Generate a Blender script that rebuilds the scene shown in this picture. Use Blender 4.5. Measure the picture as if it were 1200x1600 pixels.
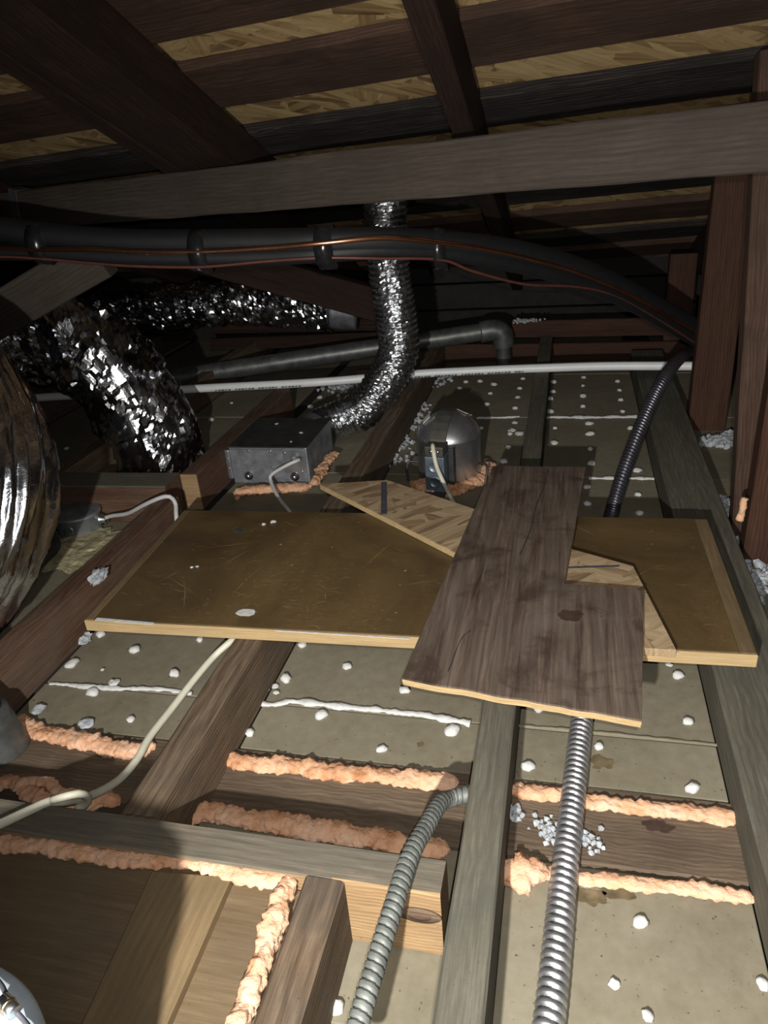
import bpy, bmesh, math, random
from mathutils import Vector, Matrix, noise
random.seed(7)
for o in list(bpy.data.objects): bpy.data.objects.remove(o)
SC = bpy.context.scene
COL = SC.collection

# ---------------------------------------------------------------- camera
CAM_H = 0.71                       # lens height above the lath, metres
FPX = 1166.0                       # focal length in pixels of a 1200x1600 frame
ROWS = ((0.97238726, 0.02980341, -0.23146224),      # world X in camera axes (right, down, forward)
        (0.22004084, -0.44751550, 0.86678250),      # world Y (along the joists)
        (-0.07774986, -0.89377941, -0.44171633))    # world Z
cd = bpy.data.cameras.new('camera'); cam = bpy.data.objects.new('camera', cd); COL.objects.link(cam)
cd.sensor_fit = 'VERTICAL'; cd.sensor_height = 36.0; cd.lens = 36.0 * FPX / 1600.0; cd.clip_start = 0.01
cam.matrix_world = Matrix(((ROWS[0][0], -ROWS[0][1], -ROWS[0][2], 0), (ROWS[1][0], -ROWS[1][1], -ROWS[1][2], 0),
                           (ROWS[2][0], -ROWS[2][1], -ROWS[2][2], CAM_H), (0, 0, 0, 1)))
SC.camera = cam

# ---------------------------------------------------------------- world, torch, exposure
w = bpy.data.worlds.new('world'); SC.world = w; w.use_nodes = True
w.node_tree.nodes['Background'].inputs[0].default_value = (0.75, 0.85, 1.0, 1)
w.node_tree.nodes['Background'].inputs[1].default_value = 0.004
ld = bpy.data.lights.new('hand_torch_light', 'SPOT'); torch = bpy.data.objects.new('hand_torch_light', ld); COL.objects.link(torch)
torch.location = (-0.10, -0.28, 0.62)
torch.rotation_euler = (Vector((-0.02, 0.9, 0.0)) - Vector(torch.location)).to_track_quat('-Z', 'Y').to_euler()
ld.energy = 88; ld.spot_size = math.radians(130); ld.spot_blend = 1.0; ld.shadow_soft_size = 0.010
ld.color = (1.0, 0.97, 0.92)
fl_ = bpy.data.lights.new('phone_flash_light', 'SPOT'); flash = bpy.data.objects.new('phone_flash_light', fl_); COL.objects.link(flash)
flash.location = (0.018, 0.0, 0.735)                # beside the lens
flash.rotation_euler = (Vector((0.10, 1.0, 0.15)) - Vector(flash.location)).to_track_quat('-Z', 'Y').to_euler()
fl_.energy = 24; fl_.spot_size = math.radians(125); fl_.spot_blend = 1.0; fl_.shadow_soft_size = 0.004; fl_.color = (1.0, 0.98, 0.95)
SC.view_settings.view_transform = 'Standard'; SC.view_settings.look = 'None'
SC.view_settings.gamma = 1.0; SC.view_settings.use_curve_mapping = False
SC.view_settings.exposure = 0.0

# ---------------------------------------------------------------- measuring helpers (sight lines onto planes of the attic)
def ray(px, py):
    c = (px - 600.0, py - 800.0, FPX)
    return Vector([sum(r[i] * c[i] for i in range(3)) for r in ROWS])
def P(px, py, z):                  # on a level plane
    v = ray(px, py); t = (z - CAM_H) / v.z
    return Vector((v.x * t, v.y * t, z))
def PY(px, py, y):                 # on a plane across the joists
    v = ray(px, py); t = y / v.y
    return Vector((v.x * t, y, CAM_H + v.z * t))

# ---------------------------------------------------------------- materials
MATS = {}
class NT:
    def __init__(s, name):
        s.m = bpy.data.materials.new(name); s.m.use_nodes = True; s.t = s.m.node_tree
        s.b = s.t.nodes['Principled BSDF']; MATS[name] = s.m
    def n(s, kind, **kw):
        nd = s.t.nodes.new('ShaderNode' + kind)
        for k, v in kw.items():
            if k.startswith('_'): setattr(nd, k[1:], v)
            else: nd.inputs[k.replace('__', ' ')].default_value = v
        return nd
    def l(s, a, b): s.t.links.new(a, b)
    def coords(s, scale=(1, 1, 1), rnd=True, rot=(0, 0, 0)):
        tc = s.n('TexCoord'); mp = s.n('Mapping'); mp.inputs['Scale'].default_value = scale; mp.inputs['Rotation'].default_value = rot
        if rnd:
            oi = s.n('ObjectInfo'); ad = s.n('VectorMath', _operation='MULTIPLY_ADD')
            cb = s.n('CombineXYZ'); s.l(oi.outputs['Random'], cb.inputs[0]); s.l(oi.outputs['Random'], cb.inputs[1]); s.l(oi.outputs['Random'], cb.inputs[2])
            s.l(cb.outputs[0], ad.inputs[0]); ad.inputs[1].default_value = (7.3, 0.21, 0.37); s.l(tc.outputs['Object'], ad.inputs[2])
            s.l(ad.outputs[0], mp.inputs['Vector'])
        else: s.l(tc.outputs['Object'], mp.inputs['Vector'])
        return mp.outputs[0]
    def noise(s, vec, scale, detail=5, rough=0.6, dist=0.0):
        nd = s.n('TexNoise', Scale=scale, Detail=detail, Roughness=rough, Distortion=dist); s.l(vec, nd.inputs['Vector']); return nd
    def ramp(s, fac, stops):
        r = s.n('ValToRGB'); e = r.color_ramp.elements
        while len(e) < len(stops): e.new(0.5)
        for el, (p, c) in zip(e, stops):
            el.position = p; el.color = (c[0], c[1], c[2], 1) if not isinstance(c, (int, float)) else (c, c, c, 1)
        s.l(fac, r.inputs[0]); return r.outputs[0]
    def mix(s, fac, a, b, mode='MIX'):
        m = s.n('Mix', _data_type='RGBA', _blend_type=mode)
        for sock, v in ((m.inputs[0], fac), (m.inputs[6], a), (m.inputs[7], b)):
            if isinstance(v, (int, float)): sock.default_value = v
            elif isinstance(v, tuple): sock.default_value = (*v, 1)
            else: s.l(v, sock)
        return m.outputs[2]
    def bump(s, h, strength=0.3, dist=0.002, prev=None):
        b = s.n('Bump', Strength=strength, Distance=dist); s.l(h, b.inputs['Height'])
        if prev is not None: s.l(prev, b.inputs['Normal'])
        return b.outputs[0]
    def out(s, col=None, rough=None, normal=None, metal=None, spec=None):
        for nm, v in (('Base Color', col), ('Roughness', rough), ('Normal', normal), ('Metallic', metal), ('Specular IOR Level', spec)):
            if v is None: continue
            if isinstance(v, (int, float)): s.b.inputs[nm].default_value = v
            elif isinstance(v, tuple): s.b.inputs[nm].default_value = (*v, 1)
            else: s.l(v, s.b.inputs[nm])
        return s.m

def wood(name, dark, mid, light, stain=None, stain_amt=0.5, rings=55, rough=0.8, ringamt=0.5, grainbump=0.35, yax=False):
    ringamt = ringamt * 0.5; rings = rings * 1.5
    s = NT(name)
    v = s.coords((1, 1, 1))
    vs = s.n('Mapping'); vs.inputs['Scale'].default_value = (34, 1.6, 34) if yax else (1.6, 34, 34); s.l(v, vs.inputs['Vector'])
    vw = s.n('Mapping'); vw.inputs['Scale'].default_value = (1, 0.5, 1) if yax else (0.5, 1, 1); vw.inputs['Location'].default_value = (0.06, 0, 0.16) if yax else (0, 0.06, 0.16); s.l(v, vw.inputs['Vector'])
    fine = s.noise(vs.outputs[0], 9.0, 5, 0.7)
    broad = s.noise(vs.outputs[0], 1.1, 4, 0.6)
    wv = s.n('TexWave', _wave_type='RINGS', _rings_direction='Y' if yax else 'X', Scale=rings, Distortion=9.0, Detail=2.0, Detail__Scale=0.35, Detail__Roughness=0.5)
    s.l(vw.outputs[0], wv.inputs['Vector'])
    g = s.n('Math', _operation='MULTIPLY_ADD'); s.l(wv.outputs['Fac'], g.inputs[0]); g.inputs[1].default_value = ringamt * 0.5
    g2 = s.n('Math', _operation='MULTIPLY_ADD'); s.l(fine.outputs[0], g2.inputs[0]); g2.inputs[1].default_value = 0.75
    g3 = s.n('Math', _operation='MULTIPLY'); s.l(broad.outputs[0], g3.inputs[0]); g3.inputs[1].default_value = 0.45
    s.l(g3.outputs[0], g2.inputs[2]); s.l(g2.outputs[0], g.inputs[2])
    m0 = 0.6 + ringamt * 0.25
    col = s.ramp(g.outputs[0], [(m0 - 0.26, dark), (m0, mid), (min(0.99, m0 + 0.26), light)])
    big = s.noise(v, 7.0, 5, 0.65, 0.6)
    if stain is not None:
        k = s.ramp(big.outputs[0], [(0.42, 0.0), (0.62, stain_amt)])
        col = s.mix(k, col, stain)
    spk = s.noise(v, 330.0, 3, 0.6)
    k2 = s.ramp(spk.outputs[0], [(0.26, 0.5), (0.34, 0.0)])
    col = s.mix(k2, col, tuple(c * 0.5 for c in dark))
    nb = s.bump(g.outputs[0], grainbump, 0.0025)
    nb = s.bump(spk.outputs[0], 0.1, 0.001, nb)
    return s.out(col, rough, nb, spec=0.2)

wood('joist_wood', (0.045, 0.028, 0.017), (0.12, 0.082, 0.052), (0.22, 0.165, 0.11), (0.07, 0.062, 0.052), 0.45, 40, 0.82, 0.6)
wood('grey_joist_wood', (0.055, 0.049, 0.036), (0.108, 0.098, 0.074), (0.175, 0.163, 0.127), (0.068, 0.070, 0.057), 0.55, 55, 0.85, 0.3)
wood('brown_joist_wood', (0.045, 0.022, 0.014), (0.095, 0.05, 0.032), (0.17, 0.11, 0.07), (0.12, 0.10, 0.08), 0.35, 45, 0.8, 0.5)
wood('red_post_wood', (0.022, 0.010, 0.006), (0.05, 0.022, 0.013), (0.085, 0.042, 0.024), (0.035, 0.018, 0.012), 0.4, 40, 0.75, 0.6)
wood('fresh_wood', (0.17, 0.10, 0.048), (0.30, 0.19, 0.095), (0.42, 0.29, 0.15), (0.20, 0.15, 0.10), 0.4, 45, 0.75, 0.6)
wood('tan_ply_wood', (0.10, 0.068, 0.038), (0.15, 0.106, 0.060), (0.205, 0.150, 0.09), (0.115, 0.085, 0.055), 0.5, 20, 0.7, 0.3, 0.12)
wood('honey_wood', (0.14, 0.095, 0.047), (0.195, 0.137, 0.072), (0.255, 0.184, 0.103), (0.13, 0.098, 0.058), 0.5, 24, 0.7, 0.4, 0.12, True)
wood('worn_edge_wood', (0.10, 0.065, 0.03), (0.15, 0.105, 0.055), (0.20, 0.145, 0.08), (0.10, 0.07, 0.038), 0.5, 24, 0.7, 0.3, 0.12, True)
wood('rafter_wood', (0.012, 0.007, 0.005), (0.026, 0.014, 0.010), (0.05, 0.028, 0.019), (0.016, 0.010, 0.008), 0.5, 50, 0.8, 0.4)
wood('plank_wood', (0.03, 0.016, 0.011), (0.062, 0.035, 0.024), (0.10, 0.062, 0.042), (0.03, 0.019, 0.014), 0.6, 40, 0.85, 0.5)
wood('charred_plank_wood', (0.006, 0.005, 0.005), (0.022, 0.018, 0.016), (0.075, 0.062, 0.052), (0.012, 0.010, 0.009), 0.6, 45, 0.9, 0.8, 0.8)
wood('beam_wood', (0.030, 0.023, 0.018), (0.052, 0.042, 0.033), (0.078, 0.064, 0.051), (0.036, 0.027, 0.022), 0.5, 26, 0.85, 0.4)
wood('weathered_wood', (0.075, 0.060, 0.043), (0.135, 0.113, 0.083), (0.20, 0.172, 0.13), (0.10, 0.092, 0.074), 0.55, 50, 0.85, 0.5)
wood('edge_wood', (0.26, 0.17, 0.075), (0.42, 0.30, 0.15), (0.55, 0.41, 0.22), (0.33, 0.24, 0.13), 0.4, 60, 0.7, 0.4)
wood('plate_wood', (0.075, 0.052, 0.034), (0.125, 0.092, 0.062), (0.19, 0.145, 0.10), (0.06, 0.04, 0.028), 0.45, 90, 0.8, 0.6)

def m_lath():
    s = NT('lath_paper'); v = s.coords()
    a = s.noise(v, 5.5, 6, 0.6, 0.4); b = s.noise(v, 60, 4, 0.6); c = s.noise(v, 210, 2, 0.5)
    col = s.ramp(a.outputs[0], [(0.30, (0.150, 0.131, 0.088)), (0.55, (0.200, 0.178, 0.126)), (0.8, (0.245, 0.221, 0.162))])
    col = s.mix(0.35, col, s.ramp(b.outputs[0], [(0.3, (0.145, 0.124, 0.082)), (0.7, (0.25, 0.226, 0.166))]))
    col = s.mix(s.ramp(c.outputs[0], [(0.25, 0.85), (0.31, 0.0)]), col, (0.06, 0.045, 0.03))
    st = s.noise(v, 2.3, 5, 0.7, 1.5)
    col = s.mix(s.ramp(st.outputs[0], [(0.62, 0.0), (0.75, 0.35)]), col, (0.14, 0.11, 0.07))
    nb = s.bump(b.outputs[0], 0.08, 0.002)
    s.out(col, 0.75, nb, spec=0.2)
m_lath()
def m_plain(name, col, rough=0.6, metal=0.0, nscale=40, var=0.25, bump=0.1, bdist=0.002, spec=0.5):
    s = NT(name); v = s.coords()
    a = s.noise(v, nscale, 5, 0.6)
    lo = tuple(c * (1 - var) for c in col); hi = tuple(min(1, c * (1 + var)) for c in col)
    s.out(s.ramp(a.outputs[0], [(0.3, lo), (0.7, hi)]), rough, s.bump(a.outputs[0], bump, bdist), metal, spec)
m_plain('plaster', (0.56, 0.56, 0.545), 0.9, 0, 120, 0.12, 0.5, 0.003, 0.1)
m_plain('black_foam_tube', (0.005, 0.0054, 0.0064), 0.62, 0, 60, 0.3, 0.15)
m_plain('black_tape', (0.012, 0.012, 0.013), 0.22, 0, 60, 0.2, 0.2)
m_plain('copper', (0.72, 0.36, 0.22), 0.28, 1.0, 30, 0.15, 0.05)
m_plain('red_wire', (0.085, 0.026, 0.018), 0.5, 0, 40, 0.2, 0.05)
m_plain('cable_jacket', (0.55, 0.53, 0.42), 0.5, 0, 30, 0.12, 0.05)
m_plain('grey_cable_jacket', (0.50, 0.50, 0.49), 0.5, 0, 30, 0.12, 0.05)
m_plain('pvc', (0.78, 0.80, 0.80), 0.4, 0, 25, 0.05, 0.03)
m_plain('scratch_paint', (0.20, 0.14, 0.065), 0.6, 0, 40, 0.3, 0.0)
m_plain('stain_brown', (0.045, 0.025, 0.017), 0.7, 0, 60, 0.4, 0.1)
m_plain('stain_amber', (0.125, 0.095, 0.052), 0.6, 0, 60, 0.5, 0.1)
m_plain('ink', (0.05, 0.05, 0.06), 0.7, 0, 90, 0.4, 0.0)
m_plain('galvanized', (0.26, 0.275, 0.30), 0.5, 0.6, 35, 0.35, 0.1)
m_plain('galvanized_bright', (0.42, 0.44, 0.46), 0.38, 0.85, 30, 0.3, 0.1)
m_plain('dark_steel', (0.055, 0.055, 0.055), 0.5, 0.5, 30, 0.4, 0.1)
m_plain('can_steel', (0.52, 0.53, 0.55), 0.38, 0.92, 14, 0.35, 0.06)
m_plain('blue_box_steel', (0.20, 0.25, 0.30), 0.45, 0.7, 40, 0.3, 0.15)
m_plain('olive_steel', (0.075, 0.072, 0.060), 0.55, 0.4, 40, 0.25, 0.1)
m_plain('iron_pipe', (0.13, 0.135, 0.13), 0.45, 0.6, 30, 0.4, 0.3)
m_plain('conduit_steel', (0.42, 0.425, 0.44), 0.44, 0.88, 40, 0.25, 0.06)
m_plain('conduit_black', (0.085, 0.082, 0.095), 0.36, 0.75, 40, 0.2, 0.05)
m_plain('conduit_dull', (0.15, 0.16, 0.145), 0.6, 0.35, 60, 0.3, 0.1)
m_plain('zinc', (0.6, 0.62, 0.64), 0.3, 1.0, 40, 0.2, 0.05)
m_plain('screw_brass', (0.6, 0.42, 0.25), 0.3, 1.0, 40, 0.2, 0.05)
m_plain('insulation', (0.38, 0.40, 0.42), 0.95, 0, 90, 0.35, 0.8, 0.004, 0.05)
m_plain('batt', (0.40, 0.36, 0.22), 0.95, 0, 45, 0.4, 0.9, 0.006, 0.05)
m_plain('bucket_plastic', (0.36, 0.42, 0.47), 0.75, 0, 35, 0.2, 0.1)
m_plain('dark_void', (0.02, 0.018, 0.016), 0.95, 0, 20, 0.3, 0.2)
m_plain('paper_label', (0.62, 0.61, 0.56), 0.7, 0, 20, 0.1, 0.0)
m_plain('strap_metal', (0.16, 0.16, 0.165), 0.45, 0.7, 30, 0.25, 0.05)

def m_sprayfoam():
    s = NT('spray_foam'); v = s.coords()
    a = s.noise(v, 28, 5, 0.6); b = s.noise(v, 190, 4, 0.7); c = s.noise(v, 420, 2, 0.5)
    col = s.ramp(a.outputs[0], [(0.30, (0.44, 0.20, 0.09)), (0.46, (0.66, 0.37, 0.22)), (0.7, (0.73, 0.48, 0.335))])
    nb = s.bump(b.outputs[0], 0.6, 0.004); nb = s.bump(c.outputs[0], 0.3, 0.002, nb)
    s.out(col, 0.75, nb, spec=0.2)
m_sprayfoam()
def m_foil(name, base, rough, scale, bmp):
    s = NT(name); v = s.coords()
    a = s.noise(v, scale, 4, 0.65, 0.5)
    vo = s.n('TexVoronoi', Scale=scale * 0.8); s.l(v, vo.inputs['Vector'])
    nb = s.bump(a.outputs[0], bmp, 0.004)
    d = s.noise(v, 11, 4, 0.6)
    col = s.ramp(d.outputs[0], [(0.3, tuple(c * 0.55 for c in base)), (0.7, base)])
    s.out(col, rough, nb, 1.0)
m_foil('foil', (0.80, 0.82, 0.86), 0.18, 60, 0.25)
m_foil('foil_rib', (0.80, 0.82, 0.85), 0.26, 130, 0.25)

def m_osb(name, dark, mid, light, scale=16.0, mesh=False):
    s = NT(name)
    base = s.coords((1, 1, 1))
    wob = s.noise(base, 14, 2, 0.5)
    lay = []
    for i, (ang, sc) in enumerate(((0.35, (0.38, 1.6, 1)), (1.25, (0.36, 1.7, 1)), (-0.45, (0.42, 1.5, 1)), (2.3, (0.34, 1.9, 1)))):
        r = s.n('Mapping', _vector_type='POINT'); r.inputs['Rotation'].default_value = (0, 0, ang); s.l(base, r.inputs['Vector'])
        m = s.n('Mapping'); m.inputs['Scale'].default_value = sc; m.inputs['Location'].default_value = (i * 3.1, i * 1.7, 0); s.l(r.outputs[0], m.inputs['Vector'])
        add = s.n('VectorMath', _operation='MULTIPLY_ADD'); s.l(wob.outputs['Color'], add.inputs[0]); add.inputs[1].default_value = (0.02, 0.02, 0.0); s.l(m.outputs[0], add.inputs[2])
        vo = s.n('TexVoronoi', Scale=scale, Randomness=1.0, _voronoi_dimensions='2D'); s.l(add.outputs[0], vo.inputs['Vector'])
        gr = s.n('Mapping'); gr.inputs['Scale'].default_value = (8, 120, 1); s.l(r.outputs[0], gr.inputs['Vector'])
        gn = s.noise(gr.outputs[0], 1.0, 3, 0.6)
        sep = s.n('SeparateColor'); s.l(vo.outputs['Color'], sep.inputs[0])
        c = s.ramp(sep.outputs[0], [(0.0, dark), (0.25, mid), (0.6, light), (1.0, tuple(0.72 * x + 0.28 * y for x, y in zip(mid, light)))])
        c = s.mix(0.35, c, s.ramp(gn.outputs[0], [(0.3, dark), (0.7, light)]))
        lay.append((c, sep.outputs[1], vo.outputs['Distance']))
    col, h = lay[0][0], lay[0][1]
    for c, k, d in lay[1:]:
        kk = s.ramp(k, [(0.55, 0.0), (0.57, 1.0)])
        col = s.mix(kk, col, c); h = s.mix(kk, h, k)
    if mesh:
        ck = s.n('TexChecker', Scale=260.0); s.l(base, ck.inputs['Vector'])
        col = s.mix(0.04, col, s.mix(ck.outputs['Fac'], (0.10, 0.08, 0.05), (0.6, 0.55, 0.42)))
    s.out(col, 0.7, s.bump(h, 0.35, 0.003), spec=0.3)
m_osb('roof_osb', (0.09, 0.045, 0.016), (0.28, 0.175, 0.072), (0.48, 0.355, 0.175), 30)
m_osb('floor_osb', (0.11, 0.055, 0.026), (0.27, 0.175, 0.09), (0.45, 0.34, 0.205), 40, True)

def m_varnish():
    s = NT('varnished_board'); v = s.coords()
    a = s.noise(v, 4.5, 6, 0.65, 0.8)
    col = s.ramp(a.outputs[0], [(0.3, (0.052, 0.032, 0.016)), (0.5, (0.092, 0.059, 0.025)), (0.72, (0.135, 0.088, 0.036))])
    m1 = s.n('Mapping'); m1.inputs['Scale'].default_value = (3, 26, 1); m1.inputs['Rotation'].default_value = (0, 0, 0.25); s.l(v, m1.inputs['Vector'])
    m2 = s.n('Mapping'); m2.inputs['Scale'].default_value = (4, 34, 1); m2.inputs['Rotation'].default_value = (0, 0, -0.6); s.l(v, m2.inputs['Vector'])
    s1 = s.noise(m1.outputs[0], 5, 3, 0.55, 1.4); s2 = s.noise(m2.outputs[0], 6, 3, 0.55, 1.8)
    k1 = s.ramp(s1.outputs[0], [(0.50, 0.0), (0.505, 0.5), (0.512, 0.0)]); k2 = s.ramp(s2.outputs[0], [(0.60, 0.0), (0.606, 0.55), (0.613, 0.0)])
    msk = s.noise(v, 6, 3, 0.5); mk = s.ramp(msk.outputs[0], [(0.46, 0.0), (0.62, 1.0)])
    col = s.mix(s.mix(1.0, k1, mk, 'MULTIPLY'), col, (0.36, 0.27, 0.12)); col = s.mix(s.mix(1.0, k2, mk, 'MULTIPLY'), col, (0.38, 0.29, 0.14))
    sp = s.noise(v, 95, 2, 0.5); col = s.mix(s.ramp(sp.outputs[0], [(0.74, 0.0), (0.78, 0.7)]), col, (0.40, 0.33, 0.2))
    s.out(col, s.ramp(a.outputs[0], [(0.3, 0.36), (0.7, 0.52)]), s.bump(s2.outputs[0], 0.04, 0.002), spec=0.4)
m_varnish()
def m_plyface():
    s = NT('weathered_ply'); v = s.coords(rnd=False)
    ms = s.n('Mapping'); ms.inputs['Scale'].default_value = (46, 2.2, 1); s.l(v, ms.inputs['Vector'])
    f = s.noise(ms.outputs[0], 2.4, 6, 0.7, 0.3)
    br = s.noise(v, 9, 5, 0.65, 0.7)
    mw = s.n('Mapping'); mw.inputs['Scale'].default_value = (5, 0.9, 1); s.l(v, mw.inputs['Vector'])
    wv = s.n('TexWave', _wave_type='BANDS', Scale=1.6, Distortion=7.0, Detail=3.0, Detail__Scale=1.4); s.l(mw.outputs[0], wv.inputs['Vector'])
    col = s.ramp(f.outputs[0], [(0.30, (0.032, 0.020, 0.014)), (0.5, (0.100, 0.070, 0.053)), (0.72, (0.19, 0.147, 0.115))])
    col = s.mix(s.ramp(wv.outputs['Fac'], [(0.35, 0.0), (0.6, 0.4)]), col, (0.10, 0.08, 0.06))
    col = s.mix(s.ramp(br.outputs[0], [(0.50, 0.0), (0.62, 0.7)]), col, (0.035, 0.019, 0.013))
    wo = s.noise(v, 5, 4, 0.6, 0.4); col = s.mix(s.ramp(wo.outputs[0], [(0.55, 0.0), (0.72, 0.5)]), col, (0.17, 0.138, 0.112))
    nb = s.bump(f.outputs[0], 0.35, 0.002)
    s.out(col, 0.72, nb, spec=0.3)
m_plyface()

# ---------------------------------------------------------------- building helpers
def link(name, me, mat=None, parent=None):
    o = bpy.data.objects.new(name, me); COL.objects.link(o)
    if mat:
        o.data.materials.clear(); o.data.materials.append(MATS[mat])
    if parent is not None: o.parent = parent
    return o
def tag(o, label=None, cat=None, group=None, kind=None):
    if label: o['label'] = label
    if cat: o['category'] = cat
    if group: o['group'] = group
    if kind: o['kind'] = kind
    return o
def empty(name, loc=(0, 0, 0), rot=(0, 0, 0)):
    o = bpy.data.objects.new(name, None); COL.objects.link(o); o.location = loc; o.rotation_euler = rot
    o.empty_display_size = 0.05; return o
def smooth(o, on=True):
    for p in o.data.polygons: p.use_smooth = on
    return o
def new_mesh(bm, name='m'):
    bmesh.ops.recalc_face_normals(bm, faces=bm.faces[:])
    me = bpy.data.meshes.new(name); bm.to_mesh(me); bm.free(); return me
def box_bm(sx, sy, sz, bev=0.0, c=(0, 0, 0), bm=None):
    b = bm or bmesh.new()
    r = bmesh.ops.create_cube(b, size=1.0)
    bmesh.ops.scale(b, vec=(sx, sy, sz), verts=r['verts']); bmesh.ops.translate(b, vec=c, verts=r['verts'])
    if bev > 0:
        es = list({e for v in r['verts'] for e in v.link_edges})
        bmesh.ops.bevel(b, geom=es, offset=bev, segments=2, affect='EDGES', profile=0.6)
    return b
def axis_frame(a, b, up=(0, 0, 1)):
    x = (Vector(b) - Vector(a)).normalized(); u = Vector(up)
    y = u.cross(x).normalized(); z = x.cross(y)
    return Matrix((x, y, z)).transposed()
def timber(name, a, b, w, h, mat, parent=None, up=(0, 0, 1), bev=0.0025, rough=0.0012, seed=0):
    """sawn timber whose axis runs a->b; w across, h along up; slightly uneven arrises"""
    L = (Vector(b) - Vector(a)).length
    bm = bmesh.new(); n = max(2, min(60, int(L / 0.05)))
    prof = [(-w / 2 + bev, -h / 2), (w / 2 - bev, -h / 2), (w / 2, -h / 2 + bev), (w / 2, h / 2 - bev), (w / 2 - bev, h / 2), (-w / 2 + bev, h / 2), (-w / 2, h / 2 - bev), (-w / 2, -h / 2 + bev)]
    rings = []
    for i in range(n + 1):
        x = L * i / n - L / 2; ring = []
        for j, (py, pz) in enumerate(prof):
            q = Vector((x * 9 + seed * 3.7, j * 5.1 + seed, seed * 1.3))
            ring.append(bm.verts.new((x, py + noise.noise(q) * rough, pz + noise.noise(q + Vector((9, 9, 9))) * rough)))
        rings.append(ring)
    for i in range(n):
        for j in range(8):
            bm.faces.new((rings[i][j], rings[i][(j + 1) % 8], rings[i + 1][(j + 1) % 8], rings[i + 1][j]))
    bm.faces.new(rings[0]); bm.faces.new(rings[-1])
    o = link(name, new_mesh(bm, name), mat, parent)
    o.matrix_world = Matrix.Translation((Vector(a) + Vector(b)) / 2) @ axis_frame(a, b, up).to_4x4()
    return o
def prism(name, pts, z0, z1, mat, parent=None, bev=0.0012, origin=None):
    """flat piece cut to an outline, given its real thickness"""
    o3 = Vector(origin) if origin else Vector((sum(p[0] for p in pts) / len(pts), sum(p[1] for p in pts) / len(pts), z0))
    bm = bmesh.new()
    vs = [bm.verts.new((p[0] - o3.x, p[1] - o3.y, z0 - o3.z)) for p in pts]
    f = bm.faces.new(vs); r = bmesh.ops.extrude_face_region(bm, geom=[f])
    bmesh.ops.translate(bm, vec=(0, 0, z1 - z0), verts=[e for e in r['geom'] if isinstance(e, bmesh.types.BMVert)])
    bmesh.ops.recalc_face_normals(bm, faces=bm.faces[:])
    if bev: bmesh.ops.bevel(bm, geom=bm.edges[:], offset=bev, segments=1, affect='EDGES')
    o = link(name, new_mesh(bm, name), mat, parent); o.location = o3; return o
def spline(pts, step):
    """centripetal-ish Catmull-Rom through pts, resampled every step metres"""
    pts = [Vector(p) for p in pts]; e = [pts[0] * 2 - pts[1]] + pts + [pts[-1] * 2 - pts[-2]]
    dense = []
    for i in range(1, len(e) - 2):
        p0, p1, p2, p3 = e[i - 1:i + 3]
        k = max(8, int((p2 - p1).length / (step * 0.5)))
        for j in range(k):
            t = j / k
            dense.append(0.5 * ((2 * p1) + (p2 - p0) * t + (2 * p0 - 5 * p1 + 4 * p2 - p3) * t * t + (3 * p1 - p0 - 3 * p2 + p3) * t ** 3))
    dense.append(pts[-1])
    out = [dense[0]]; acc = 0.0
    for a, b in zip(dense, dense[1:]):
        d = (b - a).length
        while acc + d >= step and d > 1e-9:
            a = a + (b - a) * ((step - acc) / d); out.append(a.copy()); d = (b - a).length; acc = 0.0
        acc += d
    out.append(dense[-1]); return out
def sweep(name, pts, rad, mat, parent=None, step=0.01, seg=14, squash=1.0, cap=True, flat=False, disp=None, org=None):
    """tube along a path; rad may be a number or f(s, theta); disp(p, n) moves each vertex along its normal"""
    path = spline(pts, step); n = len(path)
    o3 = Vector(org) if org is not None else path[0].copy()
    bm = bmesh.new(); T = (path[1] - path[0]).normalized()
    N = T.orthogonal().normalized()
    if abs(T.z) < 0.95: N = (Vector((0, 0, 1)) - T * T.z).normalized()
    rings = []; s = 0.0
    for i, p in enumerate(path):
        t2 = (path[min(i + 1, n - 1)] - path[max(i - 1, 0)]).normalized()
        N = (N - t2 * N.dot(t2)).normalized(); B = t2.cross(N)
        if i: s += (p - path[i - 1]).length
        ring = []
        for j in range(seg):
            th = 2 * math.pi * j / seg
            r = rad(s, th) if callable(rad) else rad
            d = N * (math.cos(th) * squash) + B * math.sin(th)
            q = p + d * r
            if disp: q = q + d * disp(q, s, th)
            ring.append(bm.verts.new(q - o3))
        rings.append(ring)
    for i in range(n - 1):
        for j in range(seg):
            bm.faces.new((rings[i][j], rings[i][(j + 1) % seg], rings[i + 1][(j + 1) % seg], rings[i + 1][j]))
    if cap: bm.faces.new(rings[0]); bm.faces.new(rings[-1])
    o = link(name, new_mesh(bm, name), mat, parent)
    if parent is None: o.location = o3
    else: o.location = o3 - parent.location
    if not flat: smooth(o)
    return o
def lathe(name, prof, mat, parent=None, seg=40, loc=(0, 0, 0), rot=(0, 0, 0)):
    bm = bmesh.new(); rings = []
    for r, z in prof: rings.append([bm.verts.new((r * math.cos(2 * math.pi * j / seg), r * math.sin(2 * math.pi * j / seg), z)) for j in range(seg)])
    for a, b in zip(rings, rings[1:]):
        for j in range(seg): bm.faces.new((a[j], a[(j + 1) % seg], b[(j + 1) % seg], b[j]))
    bm.faces.new(rings[0]); bm.faces.new(rings[-1])
    o = link(name, new_mesh(bm, name), mat, parent); o.location = loc; o.rotation_euler = rot
    smooth(o); return o
def boxo(name, size, loc, mat, parent=None, bev=0.002, rot=(0, 0, 0)):
    o = link(name, new_mesh(box_bm(*size, bev), name), mat, parent); o.location = loc; o.rotation_euler = rot; return o
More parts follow.
